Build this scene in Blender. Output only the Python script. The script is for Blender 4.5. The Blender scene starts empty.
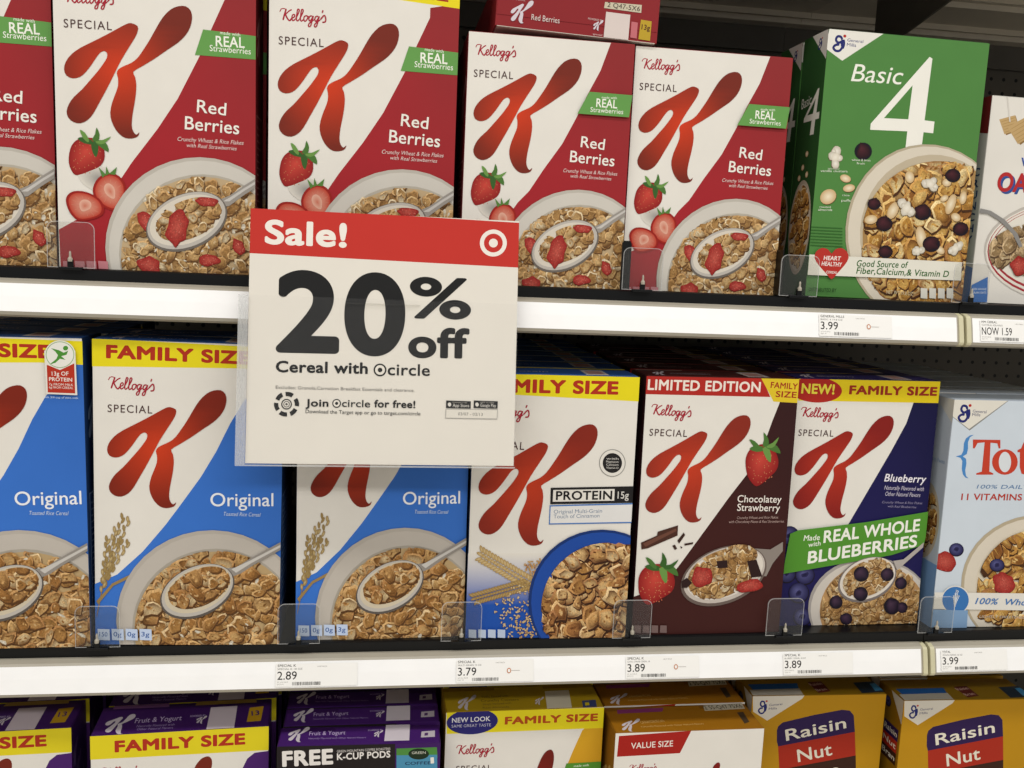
import bpy, math, random
from mathutils import Vector, Matrix
from mathutils.geometry import tessellate_polygon

C = bpy.context.scene.collection
SC = bpy.context.scene
R = math.radians

# ------------------------------------------------------------------ camera
cam = bpy.data.cameras.new('camera')
cam.sensor_fit = 'HORIZONTAL'; cam.sensor_width = 36.0
cam.lens = 932.0 / 1024 * 36.0
cam.clip_start = 0.02
cam_o = bpy.data.objects.new('camera', cam); C.objects.link(cam_o)
right = Vector((0.98887026, -0.14236148, 0.04322992))
up = Vector((-0.02317165, 0.13965034, 0.98992972))
fwd = Vector((0.14696493, 0.97991377, -0.13479732))
M = Matrix((right, up, -fwd)).transposed().to_4x4()
M.translation = Vector((0, -1.0715, 0.4564))
cam_o.matrix_world = M
SC.camera = cam_o

# ------------------------------------------------------------------ light
SC.view_settings.view_transform = 'Standard'
SC.view_settings.look = 'None'
SC.view_settings.gamma = 1
SC.view_settings.use_curve_mapping = False
SC.view_settings.exposure = -0.07
w = bpy.data.worlds.new('store_air'); SC.world = w; w.use_nodes = True
w.node_tree.nodes['Background'].inputs[0].default_value = (1.0, 0.98, 0.95, 1)
w.node_tree.nodes['Background'].inputs[1].default_value = 0.44

def area(name, loc, rx, sx, sy, power, col):
    l = bpy.data.lights.new(name, 'AREA'); l.shape = 'RECTANGLE'; l.size = sx; l.size_y = sy
    l.energy = power; l.color = col
    o = bpy.data.objects.new(name, l); C.objects.link(o)
    o.location = loc; o.rotation_euler = (rx, 0, 0)
    return o
# rows of ceiling fluorescents over the aisle
area('ceiling_tube_near', (0.3, -1.25, 2.35), R(-8), 6.0, 0.35, 72, (1.0, 0.98, 0.95))
area('ceiling_tube_far', (0.3, -3.4, 2.35), R(20), 6.0, 0.35, 98, (1.0, 0.98, 0.95))

# ------------------------------------------------------------------ materials
def lin(h, g=1.0):
    h = h.lstrip('#'); o = []
    for i in (0, 2, 4):
        c = int(h[i:i+2], 16) / 255
        o.append((c / 12.92 if c <= .04045 else ((c + .055) / 1.055) ** 2.4) * g)
    return o
ALB = 0.88
def mat(name, hexcol=None, rough=.5, spec=.4, metal=0., noise=0., nscale=60., attr=False, bump=0., coat=0.):
    m = bpy.data.materials.new(name); m.use_nodes = True
    nt = m.node_tree; b = nt.nodes['Principled BSDF']
    b.inputs['Roughness'].default_value = rough
    b.inputs['Specular IOR Level'].default_value = spec
    b.inputs['Metallic'].default_value = metal
    b.inputs['Coat Weight'].default_value = coat
    b.inputs['Coat Roughness'].default_value = .12
    if attr:
        a = nt.nodes.new('ShaderNodeVertexColor'); a.layer_name = 'Col'; src = a.outputs[0]
    else:
        a = nt.nodes.new('ShaderNodeRGB'); a.outputs[0].default_value = (*lin(hexcol, ALB), 1); src = a.outputs[0]
    tc = nt.nodes.new('ShaderNodeTexCoord')
    n = nt.nodes.new('ShaderNodeTexNoise'); n.inputs['Scale'].default_value = nscale; n.inputs['Detail'].default_value = 4
    nt.links.new(tc.outputs['Object'], n.inputs['Vector'])
    if noise > 0:
        mr = nt.nodes.new('ShaderNodeMapRange')
        mr.inputs['From Min'].default_value = .25; mr.inputs['From Max'].default_value = .75
        mr.inputs['To Min'].default_value = 1 - noise; mr.inputs['To Max'].default_value = 1 + noise * .6
        nt.links.new(n.outputs['Fac'], mr.inputs['Value'])
        mx = nt.nodes.new('ShaderNodeVectorMath'); mx.operation = 'SCALE'
        nt.links.new(src, mx.inputs[0]); nt.links.new(mr.outputs[0], mx.inputs['Scale'])
        src = mx.outputs[0]
    nt.links.new(src, b.inputs['Base Color'])
    if bump > 0:
        bp = nt.nodes.new('ShaderNodeBump'); bp.inputs['Strength'].default_value = bump; bp.inputs['Distance'].default_value = .001
        nt.links.new(n.outputs['Fac'], bp.inputs['Height']); nt.links.new(bp.outputs[0], b.inputs['Normal'])
    return m
M_PRINT = mat('printed_carton', rough=.5, spec=.16, noise=.035, nscale=25, attr=True)
M_FOOD = mat('printed_food', rough=.5, spec=.16, noise=.42, nscale=560, attr=True)
M_PAPER = mat('matte_paper', rough=.75, spec=.12, noise=.02, nscale=20, attr=True)
M_BLACK = mat('black_metal', '#0b0c0d', .33, .25, 0, .1, 40)
M_DARK = mat('dark_metal', '#5d584f', .5, .4, 0, .12, 12)
M_GREYM = mat('taupe_metal', '#d2c7b2', .5, .4, 0, .10, 9, bump=.05)
M_RAIL = mat('ivory_plastic', '#aaa393', .38, .4, 0, .05, 30)
M_STRIP = mat('white_label_stock', '#fdfcfa', .4, .3, 0, .03, 30)
M_CREAM = mat('cream_plastic', '#cfc9a6', .4, .4, 0, .05, 30)
M_FLOOR = mat('vinyl_floor', '#e0d8ca', .35, .4, 0, .06, 3)

def clear(name, tint=(1, 1, 1), alpha=.12, rough=.06):
    m = bpy.data.materials.new(name); m.use_nodes = True
    nt = m.node_tree; nt.nodes.clear()
    out = nt.nodes.new('ShaderNodeOutputMaterial'); mix = nt.nodes.new('ShaderNodeMixShader')
    tr = nt.nodes.new('ShaderNodeBsdfTransparent'); tr.inputs[0].default_value = (*tint, 1)
    gl = nt.nodes.new('ShaderNodeBsdfPrincipled'); gl.inputs['Base Color'].default_value = (.75, .75, .73, 1)
    gl.inputs['Roughness'].default_value = rough; gl.inputs['Specular IOR Level'].default_value = .6
    n = nt.nodes.new('ShaderNodeTexNoise'); n.inputs['Scale'].default_value = 14
    mr = nt.nodes.new('ShaderNodeMapRange'); mr.inputs['To Min'].default_value = alpha * .7; mr.inputs['To Max'].default_value = alpha * 1.3
    nt.links.new(n.outputs['Fac'], mr.inputs['Value']); nt.links.new(mr.outputs[0], mix.inputs[0])
    nt.links.new(tr.outputs[0], mix.inputs[1]); nt.links.new(gl.outputs[0], mix.inputs[2]); nt.links.new(mix.outputs[0], out.inputs[0])
    return m
M_CLEAR = clear('clear_plastic', (.90, .90, .89), .025)
M_EDGE = clear('clear_plastic_edge', (.8, .8, .8), .35, .2)
M_SLEEVE = clear('clear_sleeve', (.995, .995, .995), .012)

# pegboard: painted steel with a grid of punched holes
M_PEG = mat('pegboard_steel', '#5f594e', .6, .3, 0, .12, 8)
def peg():
    nt = M_PEG.node_tree; b = nt.nodes['Principled BSDF']
    tc = nt.nodes.new('ShaderNodeTexCoord'); sx = nt.nodes.new('ShaderNodeSeparateXYZ')
    nt.links.new(tc.outputs['Object'], sx.inputs[0])
    outs = []
    for ax in ('X', 'Z'):
        d = nt.nodes.new('ShaderNodeMath'); d.operation = 'DIVIDE'; d.inputs[1].default_value = .0254
        nt.links.new(sx.outputs[ax], d.inputs[0])
        f = nt.nodes.new('ShaderNodeMath'); f.operation = 'FRACT'; nt.links.new(d.outputs[0], f.inputs[0])
        s = nt.nodes.new('ShaderNodeMath'); s.operation = 'SUBTRACT'; s.inputs[1].default_value = .5; nt.links.new(f.outputs[0], s.inputs[0])
        p = nt.nodes.new('ShaderNodeMath'); p.operation = 'MULTIPLY'; nt.links.new(s.outputs[0], p.inputs[0]); nt.links.new(s.outputs[0], p.inputs[1])
        outs.append(p)
    a = nt.nodes.new('ShaderNodeMath'); a.operation = 'ADD'
    nt.links.new(outs[0].outputs[0], a.inputs[0]); nt.links.new(outs[1].outputs[0], a.inputs[1])
    g = nt.nodes.new('ShaderNodeMath'); g.operation = 'GREATER_THAN'; g.inputs[1].default_value = .017
    nt.links.new(a.outputs[0], g.inputs[0])
    src = b.inputs['Base Color'].links[0].from_socket
    mx = nt.nodes.new('ShaderNodeVectorMath'); mx.operation = 'SCALE'
    nt.links.new(src, mx.inputs[0]); nt.links.new(g.outputs[0], mx.inputs['Scale']); nt.links.new(mx.outputs[0], b.inputs['Base Color'])
peg()

# ------------------------------------------------------------------ helpers
def tag(o, label=None, cat=None, group=None, kind=None):
    if label: o['label'] = label
    if cat: o['category'] = cat
    if group: o['group'] = group
    if kind: o['kind'] = kind
    return o
def empty(name, loc=(0, 0, 0), rot=(0, 0, 0)):
    o = bpy.data.objects.new(name, None); C.objects.link(o)
    o.empty_display_size = .03; o.location = loc; o.rotation_euler = rot
    return o
def link(name, me, parent=None):
    o = bpy.data.objects.new(name, me); C.objects.link(o)
    if parent: o.parent = parent
    return o
def copy_tree(o, parent=None):
    c = o.copy(); C.objects.link(c)
    if parent: c.parent = parent
    for ch in list(o.children): copy_tree(ch, c)
    return c

class MB:
    """collects polygons (3-D) into one mesh"""
    def __init__(s): s.v = []; s.f = []; s.mi = []; s.mats = []
    def m(s, mat_):
        if mat_ not in s.mats: s.mats.append(mat_)
        return s.mats.index(mat_)
    def poly(s, pts, mat_):
        i = len(s.v); s.v += [tuple(p) for p in pts]; s.f.append(tuple(range(i, i + len(pts)))); s.mi.append(s.m(mat_))
    def box(s, x0, x1, y0, y1, z0, z1, mat_):
        i = len(s.v)
        s.v += [(x, y, z) for z in (z0, z1) for x, y in ((x0, y0), (x1, y0), (x1, y1), (x0, y1))]
        for f in ((0, 3, 2, 1), (4, 5, 6, 7), (0, 1, 5, 4), (1, 2, 6, 5), (2, 3, 7, 6), (3, 0, 4, 7)):
            s.f.append(tuple(i + k for k in f)); s.mi.append(s.m(mat_))
    def extrude_x(s, prof, x0, x1, mat_, closed=True):
        n = len(prof); i = len(s.v)
        s.v += [(x0, y, z) for y, z in prof] + [(x1, y, z) for y, z in prof]
        for k in range(n if closed else n - 1):
            a, b = i + k, i + (k + 1) % n
            s.f.append((a, b, b + n, a + n)); s.mi.append(s.m(mat_))
        if closed:
            s.f.append(tuple(range(i + n - 1, i - 1, -1))); s.f.append(tuple(range(i + n, i + 2 * n)))
            s.mi += [s.m(mat_)] * 2
    def build(s, name, parent=None, bevel=0, smooth=False):
        me = bpy.data.meshes.new(name); me.from_pydata(s.v, [], s.f)
        for m_ in s.mats: me.materials.append(m_)
        me.polygons.foreach_set('material_index', s.mi)
        if smooth: me.polygons.foreach_set('use_smooth', [True] * len(s.f))
        me.update()
        o = link(name, me, parent)
        if bevel:
            b = o.modifiers.new('bevel', 'BEVEL'); b.width = bevel; b.segments = 2; b.limit_method = 'ANGLE'
        return o

# ------------------------------------------------------------------ print engine: everything in mm on a flat face
_gc = {}
def glyphs(t, wgt, shear, res=3):
    k = (t, wgt, shear, res)
    if k in _gc: return _gc[k]
    cu = bpy.data.curves.new('lettering', 'FONT'); cu.body = t; cu.size = 1;  cu.shear = shear; cu.resolution_u = res
    cu.space_character = 1.0 + wgt * 1.0 + (.18 if t == 'SPECIAL' else 0)
    o = bpy.data.objects.new('lettering', cu); C.objects.link(o)
    bpy.context.view_layer.update()
    me = bpy.data.meshes.new_from_object(o.evaluated_get(bpy.context.evaluated_depsgraph_get()))
    me.calc_loop_triangles()
    vs = [(v.co.x, v.co.y) for v in me.vertices]
    tr = [tuple(vs[i] for i in lt.vertices) for lt in me.loop_triangles]
    tr = [tr]
    if wgt >= .012:      # heavier weight: the outline restruck around itself, one thin layer each
        k_ = wgt * .55; n = (8 if wgt > .035 else 4) if res == 3 else 28; base = tr[0]
        for i in range(n):
            a = 2 * math.pi * (i + .5) / n
            tr.append([tuple((x + k_ * math.cos(a), y + k_ * math.sin(a)) for x, y in q) for q in base])
        vs = [p for l_ in tr for q in l_ for p in q]
    bpy.data.objects.remove(o); bpy.data.curves.remove(cu); bpy.data.meshes.remove(me)
    xs = [v[0] for v in vs] or [0, 1]
    _gc[k] = (tr, min(xs), max(xs))
    return _gc[k]
CAPH = max(p[1] for t in glyphs('H', 0, 0)[0][0] for p in t)

KN = []      # outline of the big letter, unit square, filled from the art data below
SCRIPT = [  # brush strokes of the script wordmark, unit: baseline 0, cap 20
 ([(9,0),(12,9),(16,20)],2.6),([(3,14),(6,19),(12,20),(16,18)],1.5),([(27,19),(21,16),(13,9)],2),([(14,10),(19,2),(23,0),(26,4)],2.4),
 ([(26,4),(31,6),(33,9),(31,11),(28,9),(27,4),(29,0),(34,3)],2),([(34,3),(40,13),(42,19),(39,20),(37,12),(36,3),(38,0),(42,3)],2),
 ([(42,3),(48,13),(50,19),(47,20),(45,12),(44,3),(46,0),(50,3)],2),([(56,10),(52,8),(51,3),(53,0),(57,3),(59,8),(56,10),(61,8)],2),
 ([(68,10),(63,9),(61,4),(63,1),(67,5),(70,10),(67,0),(64,-8),(60,-8),(62,-3),(72,4)],2),
 ([(80,10),(75,9),(73,4),(75,1),(79,5),(82,10),(79,0),(76,-8),(72,-8),(74,-3),(84,4)],2),
 ([(90,21),(88,16)],2.2),([(84,4),(92,12),(95,7),(94,1),(88,0)],2.2)]
PAL = {
 'tan': (['#c39a62', '#b58a52', '#d3b07a', '#a57b47', '#cba56e', '#dcc9a4'], ['#8d6636', '#7a5229', '#9a7444'], '#6b4a2a'),
 'corn': (['#bd8f56', '#a9773f', '#cda46a', '#b5854a', '#d8bd8f'], ['#7c5227', '#6a441f', '#8f6735'], '#5d3d20'),
 'bran': (['#cf9f62', '#b98648', '#deb87e', '#a87240', '#e3c592'], ['#6b3f1e', '#5a3218', '#85552c'], '#3f2414'),
 'gold': (['#d6a95a', '#e0bc74', '#bd8a3e', '#cf9a4c', '#94602c', '#ecd49a'], ['#94602a', '#6e4018', '#a87634'], '#4a2c16'),
 'oat': (['#b79b72', '#c6ab82', '#a5885e', '#d2bb94'], ['#7f6444', '#8e734f'], '#5d4630'),
}
MK = {'tan': .22, 'corn': .16}
class Face:
    """flat print layers on one face of a carton. o: origin, u/v: unit axes, n: outward normal (metres); art in mm"""
    def __init__(s, o, u, v, W, H, mesh_parts, bg=True):
        s.o = Vector(o); s.u = Vector(u); s.v = Vector(v); s.n = s.u.cross(s.v); s.W = W; s.H = H
        s.z = 8e-5; s.parts = mesh_parts; s.rnd = random.Random(5)
    def tri(s, part, pts, cols, food=0):
        # pts: 3 (x,y) mm; cols: 3 linear rgb
        W, H = s.W, s.H
        inside = all(0 <= p[0] <= W and 0 <= p[1] <= H for p in pts)
        poly = [(p[0], p[1], c) for p, c in zip(pts, cols)]
        if not inside:
            for ax, lim, sg in ((0, 0, 1), (0, W, -1), (1, 0, 1), (1, H, -1)):
                q = []
                for i in range(len(poly)):
                    a, b = poly[i - 1], poly[i]
                    da, db = (a[ax] - lim) * sg, (b[ax] - lim) * sg
                    if (da >= 0) != (db >= 0):
                        t = da / (da - db)
                        q.append((a[0] + (b[0] - a[0]) * t, a[1] + (b[1] - a[1]) * t, [x + (y - x) * t for x, y in zip(a[2], b[2])]))
                    if db >= 0: q.append(b)
                poly = q
                if len(poly) < 3: return
        d = s.parts.setdefault(part, dict(v=[], f=[], c=[], m=[]))
        i = len(d['v'])
        for x, y, c in poly:
            d['v'].append(s.o + s.u * (x / 1000) + s.v * (y / 1000) + s.n * s.z)
        area_ = sum(poly[k-1][0] * poly[k][1] - poly[k][0] * poly[k-1][1] for k in range(len(poly)))
        idx = list(range(i, i + len(poly)))
        cc = [p[2] for p in poly]
        if area_ < 0: idx.reverse(); cc.reverse()
        d['f'].append(idx); d['c'] += cc; d['m'].append(food)
    def fill(s, part, pts, col, food=0, dz=1e-5):
        s.z += dz
        f = col if callable(col) else (lambda x, y, c=lin(col, ALB): c)
        for t in tessellate_polygon([[Vector((x, y, 0)) for x, y in pts]]):
            q = [pts[k] for k in t]
            s.tri(part, q, [f(*p) for p in q], food)
    def fan(s, part, c, ring, ccol, rcol, food=1, dz=1e-6):
        s.z += dz
        a, b = lin(ccol, ALB), lin(rcol, ALB)
        for k in range(len(ring)): s.tri(part, [c, ring[k-1], ring[k]], [a, b, b], food)
    def stroke(s, part, pts, wd, col, dz=1e-5):
        s.z += dz; c = lin(col, ALB)
        P = smooth(pts, 4, False); N = []
        for i in range(len(P)):
            a, b = P[max(0, i - 1)], P[min(len(P) - 1, i + 1)]; L = math.hypot(b[0] - a[0], b[1] - a[1]) or 1
            w_ = wd / 2 * (.55 if i in (0, len(P) - 1) else 1); N.append((-(b[1] - a[1]) / L * w_, (b[0] - a[0]) / L * w_))
        for i in range(len(P) - 1):
            a, b, n0, n1 = P[i], P[i + 1], N[i], N[i + 1]; s.z += 7e-7
            q = [(a[0] + n0[0], a[1] + n0[1]), (a[0] - n0[0], a[1] - n0[1]), (b[0] - n1[0], b[1] - n1[1]), (b[0] + n1[0], b[1] + n1[1])]
            s.tri(part, q[:3], [c] * 3); s.tri(part, [q[0], q[2], q[3]], [c] * 3)
    def text(s, part, col, t, a, b, cap, wgt, shear):
        tr, x0, x1 = glyphs(t, wgt, shear, 3 if cap < 14 else 12)
        s.z += 1e-5
        L = math.hypot(b[0] - a[0], b[1] - a[1]); ux, uy = (b[0] - a[0]) / L, (b[1] - a[1]) / L
        kx = L / (x1 - x0); g_ = wgt * .55 if wgt >= .012 else 0; ky = cap / (CAPH + 2 * g_); c = lin(col, ALB)
        for layer in tr:
            s.z += 1.5e-6
            for q in layer:
                P = []
                for x, y in q:
                    X, Y = (x - x0) * kx, (y + g_) * ky
                    P.append((a[0] + ux * X - uy * Y, a[1] + uy * X + ux * Y))
                s.tri(part, P, [c] * 3)
    def run(s, cmds, only=None):
        for c in cmds: getattr(s, 'c_' + c[0])(*c[1:])
    def c_P(s, part, col, pts, sm=0, grad=None):
        if sm: pts = smooth(pts, 3, True)
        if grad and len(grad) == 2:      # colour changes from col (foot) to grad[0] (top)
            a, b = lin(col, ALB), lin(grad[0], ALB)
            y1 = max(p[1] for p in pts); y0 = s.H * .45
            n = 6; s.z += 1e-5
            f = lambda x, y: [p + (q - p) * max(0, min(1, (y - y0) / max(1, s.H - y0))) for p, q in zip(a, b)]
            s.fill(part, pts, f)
        elif grad:
            top, bot = lin(grad[2], ALB), lin(col, ALB)
            y0, y1 = s.H * .13, s.H * .33
            f = lambda x, y: [p + (q - p) * max(0, min(1, (y - y0) / (y1 - y0))) for p, q in zip(bot, top)]
            s.z += 1e-5
            xs = [0, s.W]; ys = [0, y0] + [y0 + (y1 - y0) * k / 5 for k in range(1, 6)]
            for k in range(len(ys) - 1):
                q = [(0, ys[k]), (s.W, ys[k]), (s.W, ys[k+1]), (0, ys[k+1])]
                s.tri(part, q[:3], [f(*p) for p in q[:3]]); s.tri(part, [q[0], q[2], q[3]], [f(*q[0]), f(*q[2]), f(*q[3])])
        else: s.fill(part, pts, col)
    def c_T(s, part, col, t, a, b, cap, wgt, sh): s.text(part, col, t, a, b, cap, wgt, sh)
    def ring(s, c, u, v, n=40, k=1.0):
        return [(c[0] + k * (u[0] * math.cos(t) + v[0] * math.sin(t)), c[1] + k * (u[1] * math.cos(t) + v[1] * math.sin(t))) for t in [2 * math.pi * i / n for i in range(n)]]
    def c_E(s, part, col, c, u, v, col2=None): s.fill(part, s.ring(c, u, v), col)
    def kletter(s, part, bb, c1, c2, white=None):
        l, b, r, t = bb
        for P in KN:
            Q = smooth([(l + x * (r - l), b + y * (t - b)) for x, y in P], 2, True)
            if white: s.fill(part, Q, white); continue
            A, B = lin(c1, ALB), lin(c2, ALB); cx, cy = l + .42 * (r - l), b + .5 * (t - b); rad = .47 * (t - b)
            f = lambda x, y: [p + (q - p) * max(0, 1 - math.hypot((x - cx) * 1.0, y - cy) / rad) ** 1.0 for p, q in zip(A, B)]
            s.fill(part, Q, f)
    def c_K(s, part, bb, c1, c2): s.kletter(part, bb, c1, c2)
    def c_KW(s, part, c, u, v):
        for P in KN:
            s.fill(part, [(c[0] + u[0] * (2*x-1) - v[0] * (2*y-1), c[1] + u[1] * (2*x-1) - v[1] * (2*y-1)) for x, y in P], '#d6ccd2')
    def c_S(s, part, col, a, b, h):
        L = math.hypot(b[0] - a[0], b[1] - a[1]); ux, uy = (b[0] - a[0]) / L, (b[1] - a[1]) / L; k = L / 97; ky = h / 21
        for P, wd in SCRIPT:
            s.stroke(part, [(a[0] + ux * (x-2) * k - uy * y * ky, a[1] + uy * (x-2) * k + ux * y * ky) for x, y in P], wd * k * 1.25, col)
    def blob(s, rnd, c, r, asp, ang, n=9, jit=.22):
        o = []
        for i in range(n):
            t = 2 * math.pi * i / n; q = r * (1 + rnd.uniform(-jit, jit)); x, y = q * math.cos(t), q * asp * math.sin(t)
            o.append((c[0] + x * math.cos(ang) - y * math.sin(ang), c[1] + x * math.sin(ang) + y * math.cos(ang)))
        return o
    def c_FL(s, part, c, u, v, pal, n, size, seed):
        rnd = random.Random(seed); base, rim, sh = PAL[pal]
        Lu, Lv = math.hypot(*u), math.hypot(*v)
        def keep(p, k=1.0):
            dx, dy = p[0] - c[0], p[1] - c[1]
            a = (dx * u[0] + dy * u[1]) / Lu ** 2; b = (dx * v[0] + dy * v[1]) / Lv ** 2
            d = math.hypot(a, b)
            return p if d <= k else (c[0] + (u[0] * a + v[0] * b) * k / d, c[1] + (u[1] * a + v[1] * b) * k / d)
        order = list(range(n)); rnd.shuffle(order)
        for i in order:
            t = i * 2.39996 + rnd.uniform(-.25, .25); q = math.sqrt((i + rnd.random()) / n) * .985
            p = (c[0] + q * (u[0] * math.cos(t) + v[0] * math.sin(t)), c[1] + q * (u[1] * math.cos(t) + v[1] * math.sin(t)))
            if not (-size < p[0] < s.W + size and -size < p[1] < s.H + size): continue
            r = size * rnd.uniform(.7, 1.25); asp = rnd.uniform(.5, .9); ang = rnd.uniform(0, math.pi)
            K = lambda ring, k=1.0: [keep(x, k) for x in ring]
            body = s.blob(rnd, p, r, asp, ang, 10, .26)
            s.fan(part, keep(p), K([(x + .10 * r, y - .20 * r) for x, y in body]), sh, sh)
            hi, lo, mid = lin(rnd.choice(base), ALB), lin(rnd.choice(rim), ALB), lin(rnd.choice(base), ALB)
            hi = [min(1, h * 1.3 + .03) for h in hi]
            la = rnd.gauss(2.0, .7); kp = keep(p); big = size > 8
            def shaded(ring, ce, cc, a, b, flip):
                s.z += 1e-6; cs = []; B_ = K(ring)
                for q_ in ring:
                    a_ = math.atan2(q_[1] - p[1], q_[0] - p[0]) + (math.pi if flip else 0); f_ = (.5 + .5 * math.cos(a_ - la)) ** 1.1
                    cs.append([l + (h - l) * f_ for l, h in zip(a, b)])
                for k_ in range(len(B_)): s.tri(part, [ce, B_[k_ - 1], B_[k_]], [cc, cs[k_ - 1], cs[k_]], 1)
            shaded(body, kp, mid, lo, hi, False)
            cup = rnd.random() < .6; kk = rnd.uniform(.72, .86)
            inner = [(p[0] + (x - p[0]) * kk * rnd.uniform(.9, 1.05) + .05 * r, p[1] + (y - p[1]) * kk * rnd.uniform(.9, 1.05) - .06 * r) for x, y in body]
            m2 = [x * .82 for x in mid] if cup else mid
            shaded(inner, kp, m2, [x * (.9 if cup else .75) for x in lo], [x * .92 for x in mid], cup)
            for _ in range(4 if big else 2):
                hp = (p[0] + rnd.uniform(-.5, .5) * r, p[1] + rnd.uniform(-.4, .4) * r)
                s.fan(part, keep(hp), K(s.blob(rnd, hp, r * rnd.uniform(.12, .3), .5, ang + rnd.uniform(-.6, .6), 6, .4)), *rnd.choice([(base[-1], base[0]), (rim[0], base[1]), (rim[1], rim[-1]), (base[2], base[0])]))
            if MK.get(pal) and rnd.random() < MK[pal]:
                hp = (p[0] + rnd.uniform(-.8, .8) * r, p[1] + rnd.uniform(-.8, .8) * r)
                s.fan(part, keep(hp), K(s.blob(rnd, hp, r * rnd.uniform(.25, .5), .5, rnd.uniform(0, 3), 7, .45)), '#e3dccd', '#c9bda4')
    def c_SL(s, part, c, u, v, seed):
        rnd = random.Random(seed); R_ = [(c[0] + (x - c[0]) * k, c[1] + (y - c[1]) * k) for x, y, k in ((*q, rnd.uniform(.8, 1.1)) for q in s.ring(c, u, v, 14))]
        R_ = smooth(R_, 2, True)
        s.fan(part, c, [(x + .4, y - .8) for x, y in R_], '#7a2a20', '#7a2a20', 1, 1e-5)
        s.fan(part, c, R_, '#c4584a', '#9c2622', 1, 1e-5)
        for i in range(10):
            t = rnd.uniform(0, 6.28); q = rnd.uniform(.2, .8)
            p = (c[0] + q * (u[0] * math.cos(t) + v[0] * math.sin(t)), c[1] + q * (u[1] * math.cos(t) + v[1] * math.sin(t)))
            s.fan(part, p, s.blob(rnd, p, .7, .6, t, 5), '#e8a893', '#c94b3f')
    def c_SH(s, part, c, u, v): s.fan(part, c, s.ring(c, u, v, 20), '#8f8b86', '#ddd7cb', 0, 1e-5)
    def loc(s, c, u, v): return lambda x, y: (c[0] + u[0] * x - v[0] * y, c[1] + u[1] * x - v[1] * y)
    def c_SB(s, part, c, u, v, seed):
        rnd = random.Random(seed); L = s.loc(c, u, v); r = math.hypot(*u)
        body = smooth([L(*p) for p in [(-.55,.62),(-.05,.80),(.5,.68),(.85,.2),(.8,-.25),(.4,-.62),(-.05,-.95),(-.35,-.98),(-.75,-.6),(-.92,.0),(-.82,.4)]], 3, True)
        s.fan(part, L(-.15, .15), body, '#c9473a', '#8d1c1c', 0, 1e-5)
        for i in range(60):
            x, y = rnd.uniform(-.8, .75), rnd.uniform(-.85, .65)
            if (x + .05) ** 2 / .72 + (y + .1) ** 2 / .72 > .85: continue
            p = L(x, y); s.fan(part, p, s.blob(rnd, p, r * .028, 1.4, .3, 5, .1), '#e0a070', '#a83a2a', 0, 2e-6)
        for P in ([(-.1,.7),(.1,.55),(-.35,.45),(-.75,.55),(-.5,.7)],[(-.05,.6),(.2,.2),(.45,.05),(.42,.4),(.25,.7)],[(.1,.7),(.45,.55),(.95,.45),(.75,.75),(.4,.85)],[(-.05,.7),(.0,1.0),(-.05,1.3),(.22,1.05),(.25,.75)],[(.15,.7),(.5,.9),(.8,1.15),(.6,.75),(.35,.65)],[(-.2,.68),(-.5,.9),(-.8,.95),(-.5,.65),(-.2,.55)]):
            s.fill(part, smooth([L(*p) for p in P], 2, True), rnd.choice(['#4a7433', '#6b9448', '#38602a']))
    def c_SC(s, part, c, u, v, seed):
        L = s.loc(c, u, v)
        body = [(-.75,.6),(-.2,.9),(.45,.85),(.85,.45),(.9,-.1),(.5,-.7),(0,-1.08),(-.5,-.85),(-.88,-.3),(-.95,.15)]
        s.fan(part, L(0, 0), smooth([L(*p) for p in body], 3, True), '#b8352a', '#962019', 0, 1e-5)
        s.fan(part, L(0, 0), smooth([L(x * .86, y * .86) for x, y in body], 3, True), '#e0a48c', '#bd4431', 0, 1e-5)
        for i in range(12):
            t = i * .52; s.stroke(part, [L(.3 * math.cos(t), .3 * math.sin(t)), L(.68 * math.cos(t), .62 * math.sin(t))], .6, '#cf8068')
        s.fan(part, L(0, 0), smooth([L(x * .3, y * .42 + .05) for x, y in body], 3, True), '#c9745c', '#e2b09a', 0, 1e-5)
        if seed == 2:
            for P in ([(.2,.8),(.5,1.2),(.45,.8)],[(.4,.8),(1.0,.9),(.7,.6)],[(.0,.8),(.1,1.35),(.25,.85)]): s.fill(part, [L(*p) for p in P], '#55803a')
    def c_BB(s, part, c, u, v, seed, kind=0):
        rnd = random.Random(seed)
        A, B = [('#5a5a8c', '#22204a'), ('#4a3448', '#1f1526'), ('#4f242b', '#231016')][kind]
        s.fan(part, c, [(x + .2, y - .6) for x, y in s.ring(c, u, v, 18, 1.08)], '#1a1420', '#1a1420', 0, 1e-5)
        s.fan(part, (c[0] - u[0] * .25, c[1] + abs(v[1]) * .25), s.ring(c, u, v, 18) if kind == 0 else [(c[0] + (x - c[0]) * k, c[1] + (y - c[1]) * k) for x, y, k in ((*q, rnd.uniform(.72, 1.18)) for q in s.ring(c, u, v, 10))], A, B, 0, 1e-5)
        if kind == 0: s.fan(part, c, s.blob(rnd, c, math.hypot(*u) * .35, .8, .3, 10, .3), '#191637', '#2c2a55', 0, 1e-5)
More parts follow.
